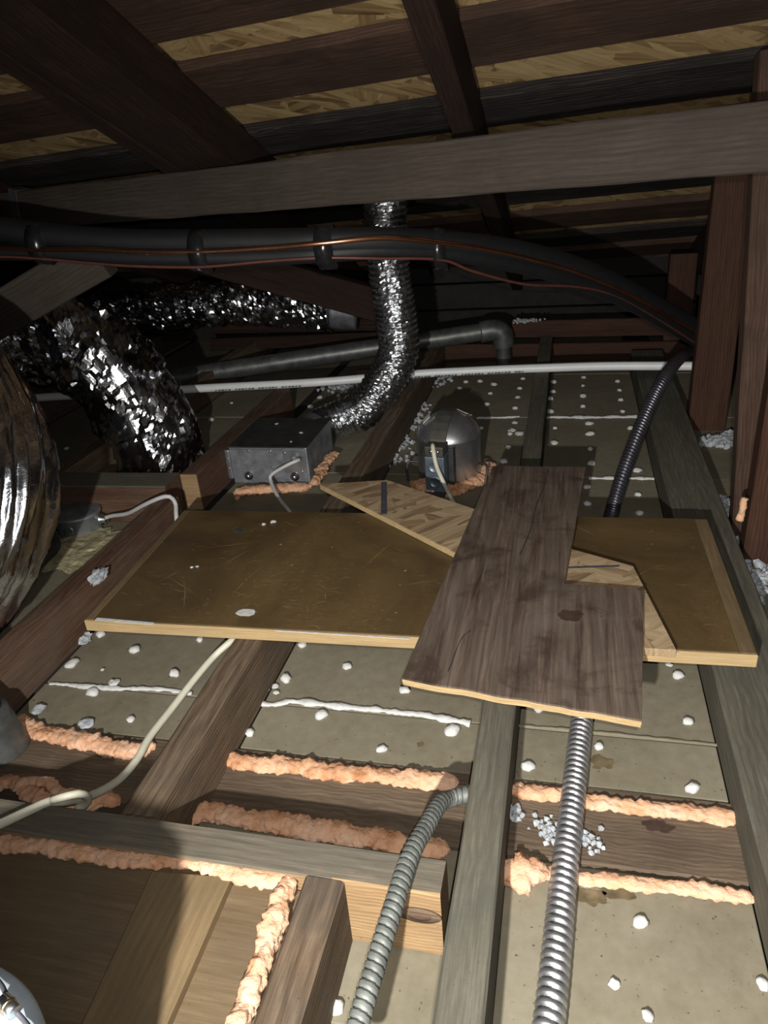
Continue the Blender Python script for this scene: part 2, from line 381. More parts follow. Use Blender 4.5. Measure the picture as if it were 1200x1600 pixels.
def blob_mesh(r, squash, seed, amp=0.3, sub=2, freq=1.4):
    bm = bmesh.new(); bmesh.ops.create_icosphere(bm, subdivisions=sub, radius=1.0)
    for v in bm.verts:
        d = v.co.normalized(); k = 1 + amp * noise.noise(d * freq + Vector((seed * 3.3, seed, 0))) + 0.4 * amp * noise.noise(d * freq * 2.7 + Vector((0, seed * 2.1, 5)))
        v.co = Vector((d.x * k * r, d.y * k * r, d.z * k * r * squash))
    return new_mesh(bm, 'blob')

J = 0.089                            # joist depth
# ================================================================ FLOOR: lath boards seen from above, plaster keys through their holes
floor = empty('floor'); tag(floor, kind='structure')
sub = boxo('subfloor_void', (7, 6, 0.01), (-0.6, 1.6, -0.03), 'dark_void', floor, 0)
bays = [(-3.2, -1.62), (-1.58, -1.16), (-1.12, -0.816), (-0.774, -0.453), (-0.411, -0.087), (-0.047, 0.198), (0.292, 0.86), (0.90, 1.9)]
rows = [(-0.6, 0.368), (0.368, 0.571), (0.683, 0.774), (0.774, 1.185), (1.185, 1.596), (1.596, 1.998), (1.998, 2.41), (2.41, 3.1)]
panels = []
pmesh = {}
for (x0, x1) in bays:
    for (y0, y1) in rows:
        if y0 < 0.5 and x1 < -0.22 and x0 > -0.8: continue
        g = 0.0015
        key = (round(x1 - x0, 3), round(y1 - y0, 3))
        if key not in pmesh: pmesh[key] = new_mesh(box_bm(x1 - x0 - 0.001, y1 - y0 - 2 * g, 0.0095, 0.0012), 'gypsum_panel')
        o = link('gypsum_panel', pmesh[key], None, floor)
        if not o.data.materials: o.data.materials.append(MATS['lath_paper'])
        o.location = ((x0 + x1) / 2, (y0 + y1) / 2, -0.005 + random.uniform(-0.0006, 0.0006))
        panels.append((x0, x1, y0, y1, o))
def panel_at(x, y):
    for x0, x1, y0, y1, o in panels:
        if x0 <= x <= x1 and y0 <= y <= y1: return o
    return None
key_px = [(210, 1014), (112, 1036), (272, 1051), (145, 1080), (204, 1123), (440, 1016), (472, 1006), (542, 1040), (446, 1059), (502, 1116), (390, 1144), (596, 1169), (525, 1572),
  (632, 1077), (843, 1106), (1060, 1054), (1075, 1126), (936, 1165), (707, 1140), (825, 1196), (1082, 1230), (1000, 1439), (1012, 1586), (1192, 1536),
  (865, 596), (912, 589), (965, 595), (864, 611), (911, 602), (968, 609), (911, 618), (970, 624), (860, 642), (911, 634), (973, 642), (867, 668), (922, 677), (921, 661), (985, 668),
  (817, 591), (812, 606), (809, 620), (805, 637), (766, 614), (772, 600), (761, 631), (797, 677), (794, 698), (750, 595), (996, 734), (924, 723), (922, 701), (997, 772), (917, 760), (918, 786),
  (866, 691), (787, 720), (157, 989), (312, 998), (362, 629), (485, 635), (500, 620), (860, 622), (1000, 801), (735, 648), (752, 668), (728, 596), (718, 606), (448, 640), (330, 655), (104, 700), (190, 660)]
kms = []
for i in range(6):
    me = blob_mesh(0.0088 if i < 4 else 0.0068, 0.62, i + 1, 0.35, 2, 1.6); me.materials.append(MATS['plaster'])
    for p in me.polygons: p.use_smooth = True
    kms.append(me)
for i, (px, py) in enumerate(key_px):
    q = P(px, py, 0.003); pn = panel_at(q.x, q.y); par = pn or floor
    o = link('plaster_key', kms[i % 6], None, par); o.location = Vector((q.x, q.y, 0.002)) - par.location
    o.rotation_euler = (0, 0, random.uniform(0, 6.28)); s = random.uniform(0.85, 1.12); o.scale = (s, s * random.uniform(0.85, 1.25), s)
def ridge(pxs, r, name='plaster_ridge', mat='plaster', z=0.001, sq=0.55, amp=0.6):
    pts = [P(x, y, z) for x, y in pxs]
    o = sweep(name, pts, lambda s, t: r, mat, floor, 0.003, 8, sq, disp=lambda q, s, t: r * (amp * 1.5 * noise.noise(q * 45) + amp * 0.9 * noise.noise(q * 160) + 0.2))
    return o
ridge([(78, 1068), (145, 1073), (200, 1076), (245, 1076), (300, 1083)], 0.0036)
ridge([(395, 1096), (425, 1101), (460, 1096), (520, 1103), (590, 1109), (660, 1117), (735, 1130)], 0.0045)
ridge([(800, 1133), (900, 1141), (1010, 1152), (1122, 1164)], 0.0022, mat='lath_paper')
ridge([(745, 653), (790, 652), (812, 651)], 0.004)
ridge([(853, 652), (920, 652), (995, 651)], 0.006)
ridge([(920, 747), (970, 747), (1022, 748)], 0.0045)
# flakes of plaster lying about, parts of the floor
for i, (px, py, r) in enumerate([(178, 1066, .009), (60, 1108, .012), (135, 1130, .013), (800, 672, .012), (812, 677, .014), (805, 660, .009), (960, 1537, .006), (430, 1072, .006), (414, 1078, .007), (268, 980, .01), (1045, 1038, .006), (160, 1046, .004), (432, 1082, .005)]):
    me = blob_mesh(r * .85, 0.4, i + 30, 0.5, 2, 2.3); me.materials.append(MATS['insulation' if i in (1, 2) else 'plaster'])
    o = link('plaster_flake', me, None, floor); o.location = P(px, py, 0.004)

# top plate of the wall below
pl = empty('trim_1'); tag(pl, kind='structure')
for (x0, x1) in [(-1.12, -0.816), (-0.774, -0.453), (-0.411, -0.087), (-0.047, 0.198), (0.292, 0.86)]:
    timber('plate_board', (x0, 0.627, -0.017), (x1, 0.627, -0.017), 0.108, 0.04, 'plate_wood', pl, seed=x0 * 10)

# ================================================================ CEILING: skip sheathing with oriented strand board above it
TH = math.radians(20.2); Z0 = 1.26; TT = math.tan(TH)
def RZ(y, off=0.0): return Z0 + off - TT * y          # underside of the rafters at y (off = vertical lift)
roof = empty('ceiling'); tag(roof, kind='structure')
SK = -0.105                                          # the boards run a little out of square with the joists
dx = Vector((1, SK, -TT * SK)).normalized(); nrm = Vector((0, math.sin(TH), math.cos(TH)))
upn = (nrm - dx * nrm.dot(dx)).normalized()
LIFT = 0.095
plank_edges = [(-0.62, -0.45), (-0.37, -0.20), (-0.12, 0.05), (0.125, 0.28), (0.37, 0.53), (0.62, 0.77), (0.86, 1.0), (1.075, 1.222), (1.312, 1.455), (1.572, 1.703), (1.815, 1.955), (2.075, 2.225), (2.345, 2.495), (2.60, 2.725), (2.80, 2.95), (3.0, 3.2)]
for i, (a, b) in enumerate(plank_edges):
    yc = (a + b) / 2; width = (b - a) / math.cos(TH) * 0.997
    c = Vector((0, yc, RZ(yc, LIFT))) + nrm * 0.0095
    m = 'charred_plank_wood' if i in (9, 10, 11, 13) else 'plank_wood'
    timber('roof_plank', c + dx * -3.1, c + dx * 1.9, width, 0.019, m, roof, up=upn, bev=0.0015, seed=i + 3)
for i, (a, b) in enumerate([(-0.8, 0.42), (0.425, 1.645), (1.65, 2.87), (2.875, 3.3)]):
    for k, (x0, x1) in enumerate([(-3.1, -0.9), (-0.897, 1.5)]):
        yc = (a + b) / 2; c = Vector((0, yc, RZ(yc, LIFT))) + nrm * 0.026
        o = boxo('osb_sheet', (x1 - x0, (b - a) / math.cos(TH) - 0.002, 0.011), (0, 0, 0), 'roof_osb', roof, 0)
        o.matrix_world = Matrix.Translation(c + dx * (x0 + x1) / 2) @ Matrix((dx, upn.cross(dx), upn)).transposed().to_4x4()

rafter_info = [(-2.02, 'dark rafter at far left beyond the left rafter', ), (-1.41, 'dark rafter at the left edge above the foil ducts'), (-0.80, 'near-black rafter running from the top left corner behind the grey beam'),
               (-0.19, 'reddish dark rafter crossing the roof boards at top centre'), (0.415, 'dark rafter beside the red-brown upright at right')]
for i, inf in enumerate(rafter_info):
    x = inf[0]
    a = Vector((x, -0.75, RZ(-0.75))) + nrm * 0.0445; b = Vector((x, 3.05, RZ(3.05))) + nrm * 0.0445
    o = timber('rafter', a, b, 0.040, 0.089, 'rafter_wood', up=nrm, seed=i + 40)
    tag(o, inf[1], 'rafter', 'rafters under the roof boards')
# the left rafter is doubled by a second member
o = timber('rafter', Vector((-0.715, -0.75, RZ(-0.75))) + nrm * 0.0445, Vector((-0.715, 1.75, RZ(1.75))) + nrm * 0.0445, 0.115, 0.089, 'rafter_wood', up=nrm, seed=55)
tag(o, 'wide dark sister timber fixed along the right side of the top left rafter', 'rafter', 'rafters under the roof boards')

# eave wall at the far end
wb = empty('wall_back'); tag(wb, kind='structure')
q = PY(1035, 535, 2.62).z
def wallboard(px0, px1, pyc0, pyc1, hh, y, mat='fresh_wood'):
    a = PY(px0, pyc0, y); b = PY(px1, pyc1, y)
    return timber('wall_board', a, b, 0.02, hh, mat, wb, seed=px0)
wallboard(800, 1060, 514, 509, 0.058, 2.58, 'red_post_wood')
wallboard(660, 1060, 552, 547, 0.060, 2.56, 'red_post_wood')
wallboard(330, 600, 512, 506, 0.045, 2.60, 'rafter_wood')
wallboard(330, 600, 538, 528, 0.045, 2.58, 'rafter_wood')
wallboard(560, 640, 588, 586, 0.05, 2.42, 'brown_joist_wood')
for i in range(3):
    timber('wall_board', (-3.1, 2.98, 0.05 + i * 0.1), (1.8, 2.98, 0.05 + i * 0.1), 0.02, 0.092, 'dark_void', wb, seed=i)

# ================================================================ JOISTS AND OTHER TIMBERS
def joist(x0, x1, y0, y1, label, mat='joist_wood', z0=0.0, z1=J, seed=1, name='ceiling_joist', grp='ceiling joists'):
    o = timber(name, ((x0 + x1) / 2, y0, (z0 + z1) / 2), ((x0 + x1) / 2, y1, (z0 + z1) / 2), x1 - x0, z1 - z0, mat, seed=seed)
    return tag(o, label, 'joist', grp)
joist(-0.087, -0.047, -0.5, 2.56, 'grey-brown joist rising from the bottom edge between the two flexible conduits', 'grey_joist_wood', seed=2)
joist(-0.453, -0.411, 0.489, 2.62, 'dark grained joist behind the blocking, passing under the left of the varnished board', 'joist_wood', seed=5)
joist(-0.815, -0.775, 0.05, 1.262, 'red-brown joist left of the varnished board with a cable bent over its end', 'brown_joist_wood', seed=9)
joist(-0.828, -0.786, 1.376, 2.0, 'joist with pale ringed end grain beside the metal fan box', 'brown_joist_wood', seed=12)
joist(-1.16, -1.12, 0.1, 2.7, 'dark joist between the two large foil ducts', 'joist_wood', seed=14)
joist(0.198, 0.292, -0.4, 2.45, 'broad flat grey timber along the right side under the board corner', 'grey_joist_wood', 0.0, 0.062, 17)
joist(-0.228, -0.190, -0.4, 0.447, 'dark joist end butting the blocking at bottom centre with foam on its left', 'joist_wood', seed=21)
joist(-1.62, -1.58, 0.3, 2.7, 'dark joist at far left behind the near foil duct', 'joist_wood', seed=23)
joist(0.86, 0.90, -0.2, 2.7, 'dark joist beyond the posts outside the right edge', 'joist_wood', seed=25)
# end grain face of the pale joist
eg = boxo('end_grain', (0.040, 0.003, 0.086), (0, 0, 0), 'fresh_wood'); st = [o for o in COL.objects if o.name.startswith('ceiling_joist') and 'ringed' in o.get('label', '')][0]
eg.parent = st; eg.matrix_parent_inverse = st.matrix_world.inverted(); eg.location = (-0.807, 1.3745, 0.0445)

# blocking between joists in the foreground
a = P(-60, 1240, J); o = timber('blocking', (-0.774, 0.4675, J / 2), (-0.098, 0.4675, J / 2), 0.040, J, 'fresh_wood', seed=31)
o.data.materials.append(MATS['weathered_wood'])
for p in o.data.polygons:
    if p.normal.z > 0.5: p.material_index = 1
tag(o, 'blocking board lying across between joists in the foreground, tan face with a knot', 'blocking')
blk = o
kc = PY(655, 1430, 0.4465)
for nm, r_, m_, dz in (('knot', 0.016, 'joist_wood', 0.0), ('knot', 0.009, 'brown_joist_wood', 0.0008)):
    k_ = lathe(nm, [(r_, 0.0), (r_ * .97, 0.0010 + dz), (r_ * .3, 0.0012 + dz)], m_, None, 28, kc, (math.pi / 2, 0, 0)); k_.scale = (1.35, 0.62, 1); k_.parent = blk; k_.matrix_parent_inverse = blk.matrix_world.inverted()
# platform left of the foam strip
pf = empty('hatch_platform', (-0.48, 0.1, 0.06))
tag(pf, 'brown plywood hatch platform sunk in foam at the bottom left corner', 'platform')
def rel(o, p):
    o.location = Vector(o.location) - p.location; return o
rel(prism('plywood_sheet', [(-0.773, -0.35), (-0.232, -0.35), (-0.232, 0.446), (-0.773, 0.446)], 0.056, 0.068, 'tan_ply_wood', pf), pf)
q = [P(238, 1362, .078), P(362, 1372, .078), P(262, 1600, .078), P(128, 1600, .078)]
d1 = q[2] - q[1]; d2 = q[3] - q[0]
pts = [(q[0].x, q[0].y), (q[1].x, q[1].y), (q[2].x + d1.x, q[2].y + d1.y), (q[3].x + d2.x, q[3].y + d2.y)]
rel(prism('plank', pts, 0.0682, 0.080, 'honey_wood', pf), pf)

# header around the round duct opening
hd = timber('header', (-1.12, 1.335, J / 2), (-0.83, 1.345, J / 2), 0.075, J, 'brown_joist_wood', seed=61)
hd.data.materials.append(MATS['grey_joist_wood'])
for p in hd.data.polygons:
    if p.normal.z > 0.5: p.material_index = 1
tag(hd, 'short header between joists in front of the middle foil duct', 'header')

# big beam across the roof
bL = Vector((-1.415, 1.775, 0.628)); bR = Vector((0.248, 1.192, 0.678)); dv = (bR - bL).normalized()
bm_ = timber('roof_beam', bL - dv * 0.75, bR + dv * 0.075, 0.038, 0.086, 'beam_wood', seed=71, rough=0.002)
tag(bm_, 'long weathered grey beam spanning the picture under the rafters', 'beam')
# metal strap over its left end
stp = boxo('strap', (0.03, 0.042, 0.095), (0, 0, 0), 'strap_metal', bm_, 0.001); stp.location = (-0.165 - 0.02, 0, 0.004); stp.rotation_euler = (0, 0.25, 0)
bm_l = bm_.matrix_world.inverted() @ PY(40, 320, bL.y - 0.02); stp.location.x = bm_l.x

# posts at right
def post(name, x0, x1, y0, y1, z1, label, mat, seed):
    o = timber(name, ((x0 + x1) / 2, (y0 + y1) / 2, 0), ((x0 + x1) / 2, (y0 + y1) / 2, z1), y1 - y0, x1 - x0, mat, up=(1, 0, 0), seed=seed)
    return tag(o, label, 'post')
post('post', 0.304, 0.393, 1.90, 1.94, 0.60, 'red-brown upright post behind which the black pipe bundle disappears', 'red_post_wood', 81)
post('post', 0.309, 0.40, 1.228, 1.268, 0.88, 'near red-brown post at the right edge with a foam smear', 'red_post_wood', 84)
post('post', 0.306, 0.388, 2.575, 2.61, 0.33, 'short far upright seen behind the black pipe bundle', 'red_post_wood', 86)
o = timber('brace', (0.345, 1.345, 0.0), (0.305, 1.43, 0.79), 0.04, 0.070, 'plank_wood', up=(1, 0, 0), seed=88)
tag(o, 'leaning grey-brown stud between the two right posts', 'brace')
# brace at the left edge
a = PY(-90, 545, 1.36); b = PY(158, 397, 1.385)
o = timber('brace', a, b, 0.04, 0.085, 'beam_wood', up=(0, -0.15, 1), seed=91)
o.data.materials.append(MATS['red_post_wood'])
tag(o, 'slanting grey brace at the left edge under the black pipes', 'brace')
a = PY(300, 395, 2.2); b = PY(600, 478, 2.3)
tag(timber('brace', a, b, 0.04, 0.10, 'rafter_wood', up=(0, -0.1, 1), seed=93), 'dark brown sloping timber behind the pipe bundle, left of the ribbed duct', 'brace')

# ================================================================ BOARDS LYING ON THE JOISTS
bd = empty('varnished_board', (-0.23, 0.99, J)); tag(bd, 'large varnished brown board with scratches lying across the joists', 'board')
c0, c1, c2, c3 = (-0.689, 0.794), (0.242, 0.821), (0.237, 1.192), (-0.708, 1.163)
def lerp(a, b, t): return (a[0] + (b[0] - a[0]) * t, a[1] + (b[1] - a[1]) * t)
tl, tr, tf = 0.014, 0.022, 0.012
i0, i1 = lerp(c0, c1, tl), lerp(c0, c1, 1 - tr); i3, i2 = lerp(c3, c2, tl), lerp(c3, c2, 1 - tr)
f0, f1 = lerp(i0, i3, tf), lerp(i1, i2, tf)
rel(prism('panel', [f0, f1, i2, i3], J + 0.0005, 0.1083, 'varnished_board', bd, 0.0006), bd)
rel(prism('edge_strip', [c0, c1, lerp(c1, c2, tf), lerp(c0, c3, tf)], J + 0.0005, 0.1080, 'edge_wood', bd), bd)
rel(prism('edge_strip', [lerp(c0, c3, tf), f0, i3, c3], J + 0.0005, 0.1078, 'worn_edge_wood', bd), bd)
rel(prism('edge_strip', [f1, lerp(c1, c2, tf), c2, i2], J + 0.0005, 0.1078, 'worn_edge_wood', bd), bd)
sp = P(384, 957, 0.1085); me = blob_mesh(0.011, 0.03, 77, 0.3); me.materials.append(MATS['plaster']); o = link('paint_spot', me, None, bd); o.location = sp - bd.location; o.scale = (1.3, 1, 1); o['label'] = 'pale grey paint spot'
sp = P(372, 829, 0.1085); me = blob_mesh(0.009, 0.03, 78, 0.2); me.materials.append(MATS['ink']); o = link('knot_hole', me, None, bd); o.location = sp - bd.location; o['label'] = 'black round spot'
for px, py, r in [(412, 819, .004), (427, 815, .005), (300, 886, .003), (308, 885, .003), (680, 798, .003)]:
    me = blob_mesh(r, 0.4, px, 0.5); me.materials.append(MATS['plaster']); o = link('plaster_flake', me, None, bd); o.location = P(px, py, 0.1095) - bd.location
rs = random.Random(11); bm = bmesh.new()
for i in range(150):
    if i < 95: x, y = rs.gauss(430, 120), rs.gauss(900, 38)
    else: x, y = rs.uniform(180, 1110), rs.uniform(815, 985)
    c = P(x, y, 0); c = Vector((c.x * .847, c.y * .847, 0))
    if not (-0.67 < c.x < 0.21 and 0.815 < c.y < 1.165): continue
    L_ = rs.uniform(0.008, 0.028) if i % 9 else rs.uniform(0.05, 0.11); a_ = rs.gauss(0.25, 0.7); wd = rs.uniform(0.0003, 0.0008) if i % 9 else 0.0008
    d = Vector((math.cos(a_), math.sin(a_), 0)); n_ = Vector((-d.y, d.x, 0)) * wd; bow = n_ / wd * rs.uniform(-.004, .004)
    p0, p1, p2 = c - d * L_ / 2, c + bow, c + d * L_ / 2
    vs = [bm.verts.new(q_ - Vector(bd.location) + Vector((0, 0, 0.1085))) for q_ in (p0, p1 - n_, p2, p1 + n_)]
    bm.faces.new(vs)
o = link('scratches', new_mesh(bm), 'scratch_paint', bd); tag(o, kind='stuff')
# white smear along the front edge
for (xa, ya, xb, yb, wd) in [(150, 967, 240, 974, .006), (430, 985, 640, 998, .002), (1010, 1016, 1060, 1020, .003)]:
    A_, B_ = P(xa, ya, .1085), P(xb, yb, .1085)
    rel(prism('paint_smear', [(A_.x, A_.y - wd / 2), (B_.x, B_.y - wd / 2), (B_.x, B_.y + wd / 3), (A_.x, A_.y + wd / 2)], .1081, .1087, 'plaster', bd, 0), bd)

ob = empty('strand_board_piece', (-0.15, 1.05, 0.1085)); tag(ob, 'angular oriented strand board offcut lying between the varnished board and the plywood', 'board')
opts = [(-0.466, 1.271), (-0.335, 1.298), (-0.250, 1.245), (-0.152, 1.183), (0.014, 1.053), (0.106, 1.007), (0.144, 0.806), (0.107, 0.805)]
rel(prism('strand_sheet', list(reversed(opts)), 0.1085, 0.1195, 'floor_osb', ob, 0.0006), ob)
opl = Vector((0.573, -0.466, 0)).normalized(); onr = Vector((-opl.y, opl.x, 0))
e0 = Vector((-0.466, 1.271, 0)); e1 = Vector((0.107, 0.805, 0))
def stripe(pa, pb, wd):
    d = (pb - pa).normalized(); n_ = Vector((-d.y, d.x, 0)) * wd / 2
    rel(prism('painted_stripe', [tuple((pa - n_)[:2]), tuple((pb - n_)[:2]), tuple((pb + n_)[:2]), tuple((pa + n_)[:2])], 0.1192, 0.1199, 'ink', ob, 0), ob)
stripe(P(600, 753, .1199), P(600, 803, .1199), 0.011)
stripe(P(870, 887, .1199), P(968, 884, .1199), 0.005)
# cut edge strands: thin pale strip along the near edge
rel(prism('edge_strands', [tuple((e0 + opl * .004)[:2]), tuple((e1 - opl * .006)[:2]), tuple((e1 - opl * .006 - onr * .0006)[:2]), tuple((e0 + opl * .004 - onr * .0006)[:2])], 0.1095, 0.1188, 'edge_wood', ob, 0), ob)

pw = empty('plywood_offcut', (-0.03, 1.0, 0.1195)); tag(pw, 'weathered dark plywood offcut with a square notch lying on top of the other boards', 'board')
ppts = [(-0.182, 0.695), (0.091, 0.659), (0.113, 0.923), (0.007, 0.929), (0.042, 1.349), (-0.133, 1.348)]
rag = []
for a, b in zip(ppts, ppts[1:] + ppts[:1]):
    n = max(2, int((Vector(b) - Vector(a)).length / 0.012))
    for k in range(n):
        t = k / n; p = lerp(a, b, t); z = noise.noise(Vector((p[0] * 40, p[1] * 40, 3.3))) * 0.0022 * (1 if a == ppts[0] else 0.35)
        rag.append((p[0] + z * 0.3, p[1] + z) if a in (ppts[0], ppts[2]) else (p[0] + z, p[1]))
rel(prism('face_veneer', rag, 0.1290, 0.1315, 'weathered_ply', pw, 0.0003), pw)
def inset(pts, c, k): return [(c[0] + (p[0] - c[0]) * k, c[1] + (p[1] - c[1]) * k) for p in pts]
rel(prism('core_ply', inset(rag, (-0.03, 0.95), 1.0), 0.1240, 0.1288, 'edge_wood', pw, 0.0004), pw)
rel(prism('back_veneer', inset(rag, (-0.03, 0.95), 0.997), 0.1197, 0.1238, 'edge_wood', pw, 0.0004), pw)
# split in the veneer and dark scars
def scar(pxs, wd, name, mat='ink', zz=0.1316, amp=.6):
    pts = [P(x, y, zz) for x, y in pxs]
    o = sweep(name, pts, lambda s, t: wd, mat, pw, 0.004, 6, 0.25, disp=lambda q, s, t: wd * amp * noise.noise(q * 120))
    return o
scar([(857, 733), (850, 760), (838, 790), (828, 830), (812, 868)], 0.0012, 'split', 'dark_void')
scar([(700, 1050), (720, 1000), (735, 985)], 0.0007, 'split', 'dark_void')
for px, py, r in [(938, 958, .0018), (939, 963, .0016)]:
    me = blob_mesh(r, .2, px); me.materials.append(MATS['ink']); o = link('nail_hole', me, None, pw); o.location = P(px, py, .1316) - pw.location

# ================================================================ SPRAY FOAM
def foam(pxs, r, label, z=0.006, sq=0.60, seed=0, obj=True, name='foam_bead', parent=None, mat='spray_foam', amp=0.5):
    pts = [P(p[0], p[1], p[2] if len(p) > 2 else z) for p in pxs]
    S = Vector((seed * 7.7, seed * 3.1, 0))
    L = sum((b - a).length for a, b in zip(pts, pts[1:]))
    def rr(s, t):
        e = min(1.0, math.sqrt(max(0.02, min(s, L - s) / (r * 1.1) + 0.05)))
        return r * e
    def dd(q, s, t):
        c = noise.voronoi(q * (0.8 / r) + S)[0][0]; c2 = noise.voronoi(q * 150 + S)[0][0]
        return r * (amp * 1.1 * (0.42 - c) + 0.30 * amp * (0.4 - c2) + amp * 0.55 * noise.noise(q * 24 + S) + 0.28 * noise.noise(q * 210 + S))
    o = sweep(name, pts, rr, 'spray_foam' if not mat else mat, parent, 0.0022, 30, sq, disp=dd)
    if label: tag(o, label, 'foam', 'beads of orange spray foam')
    return o
foam([(22, 1122), (60, 1143), (130, 1158), (200, 1174), (244, 1163)], 0.0145, 'orange foam bead on the far side of the wall plate beside the vent pipe', seed=1)
foam([(342, 1182), (400, 1192), (450, 1196), (520, 1208), (580, 1212), (640, 1216), (685, 1222), (717, 1220)], 0.0135, 'orange foam bead on the far side of the wall plate, between the two centre joists', seed=2)
foam([(793, 1234), (830, 1238), (880, 1243), (930, 1253), (1000, 1262), (1080, 1270), (1157, 1281)], 0.0105, 'orange foam bead on the far side of the wall plate, right of the centre joist', seed=3)
foam([(-20, 1230), (20, 1222), (45, 1240), (75, 1255), (120, 1262), (160, 1250), (188, 1256)], 0.012, 'lumpy orange foam behind the blocking under the beige cable', z=.012, seed=4)
foam([(22, 1232), (40, 1222), (75, 1222), (92, 1238), (130, 1238)], 0.0075, 'thin curled orange foam loop behind the blocking at the left', z=.022, seed=14)
foam([(285, 1280), (330, 1270), (380, 1280), (450, 1290), (520, 1300), (600, 1315), (660, 1325), (704, 1325)], 0.014, 'shaded orange foam bead on the near side of the wall plate, behind the blocking', z=.012, seed=5)
foam([(786, 1350), (800, 1362), (830, 1362), (858, 1368)], 0.023, 'thick orange foam lump beside the centre joist and the silver conduit', z=.010, seed=6, sq=.6)
foam([(846, 1362), (900, 1372), (960, 1375), (1010, 1384), (1080, 1388), (1140, 1398), (1183, 1404)], 0.0085, 'thin orange foam bead on the near side of the wall plate at right', z=.006, seed=7)
foam([(-30, 1318), (60, 1322), (130, 1334), (200, 1344), (260, 1344), (330, 1352), (372, 1366), (420, 1374), (462, 1372)], 0.0095, 'orange foam bead along the near edge of the blocking above the plywood', z=.080, seed=8)
foam([(455, 1368), (440, 1400), (428, 1440), (412, 1490), (392, 1545), (372, 1600), (350, 1660)], 0.0105, 'orange foam bead running down beside the joist end at the bottom', z=.080, seed=9, sq=.9)
foam([(366, 775), (380, 768), (420, 764), (460, 762), (488, 758)], 0.0165, 'orange foam bead under the front of the metal fan box', z=.008, seed=10)
foam([(490, 757), (500, 742), (505, 728), (520, 712), (526, 706)], 0.0135, 'orange foam lump up the right side of the metal fan box', z=.03, seed=11, amp=.7)
foam([(366, 778), (374, 776)], 0.02, 'round orange foam blob at the left corner of the fan box', z=.006, seed=12)
foam([(648, 752), (665, 762), (690, 768), (715, 762), (742, 752), (760, 735), (762, 722)], 0.021, 'orange foam ring around the base of the metal light can', z=.006, seed=13, amp=.7)
o = foam([(1155, 815, .075), (1158, 795, .09), (1163, 780, .105)], 0.008, None, seed=15)
o.location = (0, 0, 0); bpy.data.objects.remove(o)
pts = [PY(1156, 812, 1.226), PY(1160, 795, 1.226), PY(1165, 778, 1.226)]
o = sweep('foam_bead', pts, 0.006, 'spray_foam', None, 0.003, 14, disp=lambda q, s, t: 0.004 * noise.noise(q * 90) + .002 * noise.noise(q * 220)); tag(o, 'small orange foam smear on the right post', 'foam', 'beads of orange spray foam')

# ================================================================ FLEXIBLE CONDUITS AND CABLES
def ribbed(pitch, r, depth):
    def f(s, t):
        ph = (s + t / (2 * math.pi) * pitch) / pitch % 1.0
        return r - depth * (0.5 + 0.5 * math.cos(2 * math.pi * ph)) ** 2.2
    return f
def PDp(px, py, d): return Vector((0, 0, CAM_H)) + ray(px, py) / FPX * d      # at a distance along the view axis
cpts = [P(838, 1760, .016), P(862, 1560, .016), P(878, 1400, .0165), P(895, 1250, .0165), P(909, 1125, .016), P(922, 1020, .016), P(934, 930, .016)]
def armour(s_, t):                                    # rounded bands with narrow grooves
    ph = (s_ + t / (2 * math.pi) * 0.0090) / 0.0090 % 1.0
    k = max(0.0, 1 - abs(ph - 0.5) / 0.24) if abs(ph - 0.5) < 0.24 else 0.0
    return 0.0141 - 0.0038 * k ** 0.7 - 0.0006 * (abs(((ph + 0.5) % 1.0) - 0.5) * 2) ** 2
o = sweep('flexible_conduit', cpts, armour, 'conduit_steel', None, 0.0013, 22)
tag(o, 'silver ribbed conduit running from the bottom edge under the plywood offcut', 'conduit')
kpts = [P(938, 880, .018), P(955, 806, .022), PDp(972, 745, 1.50), PDp(996, 680, 1.53), PDp(1020, 625, 1.57), PDp(1040, 588, 1.61), PDp(1060, 562, 1.74), PDp(1078, 549, 1.98), PDp(1106, 540, 2.15)]
o = sweep('flexible_conduit', kpts, ribbed(0.0075, 0.0145, 0.0030), 'conduit_black', None, 0.0010, 20)
tag(o, 'dark ribbed conduit rising from behind the varnished board to the red-brown upright', 'conduit')
spts = [Vector((-0.083, 0.60, 0.060)), P(706, 1247, .062), P(688, 1255, .075), P(668, 1288, .090), P(640, 1340, .104), P(612, 1425, .106), P(583, 1520, .100), P(560, 1600, .095), P(540, 1680, .09)]
def lapped(s_, t):
    ph = (s_ + t / (2 * math.pi) * 0.0074) / 0.0074 % 1.0
    return 0.0093 - (0.0020 if ph < 0.28 else 0.0007 * (ph - 0.28))
o = sweep('flexible_conduit', spts, lapped, 'conduit_dull', None, 0.0009, 18)
tag(o, 'thin dull grey ribbed conduit coming out of the centre joist over the blocking', 'conduit')
def cable(name, pts, r, mat, label, sq=1.0, **k):
    o = sweep(name, pts, r, mat, None, 0.008, 10, sq); return tag(o, label, 'cable')
cable('electric_cable', [P(400, 965, .05), P(365, 998, .055), P(335, 1025, .04), P(305, 1060, .03), P(270, 1105, .022), P(235, 1150, .022), P(215, 1185, .022), P(190, 1215, .022), P(160, 1235, .035), P(130, 1247, .055), P(100, 1252, .085), P(78, 1252, .094), P(55, 1262, .096), P(25, 1276, .098), P(-30, 1302, .10)], 0.0052, 'cable_jacket', 'beige flat cable snaking from under the varnished board over the blocking', 1.0)
cable('electric_cable', [P(78, 1252, .094), P(100, 1245, .10), P(125, 1240, .095), P(138, 1247, .075), P(133, 1258, .06), P(122, 1262, .055)], 0.0045, 'cable_jacket', 'short beige cable loop knotted round the blocking')

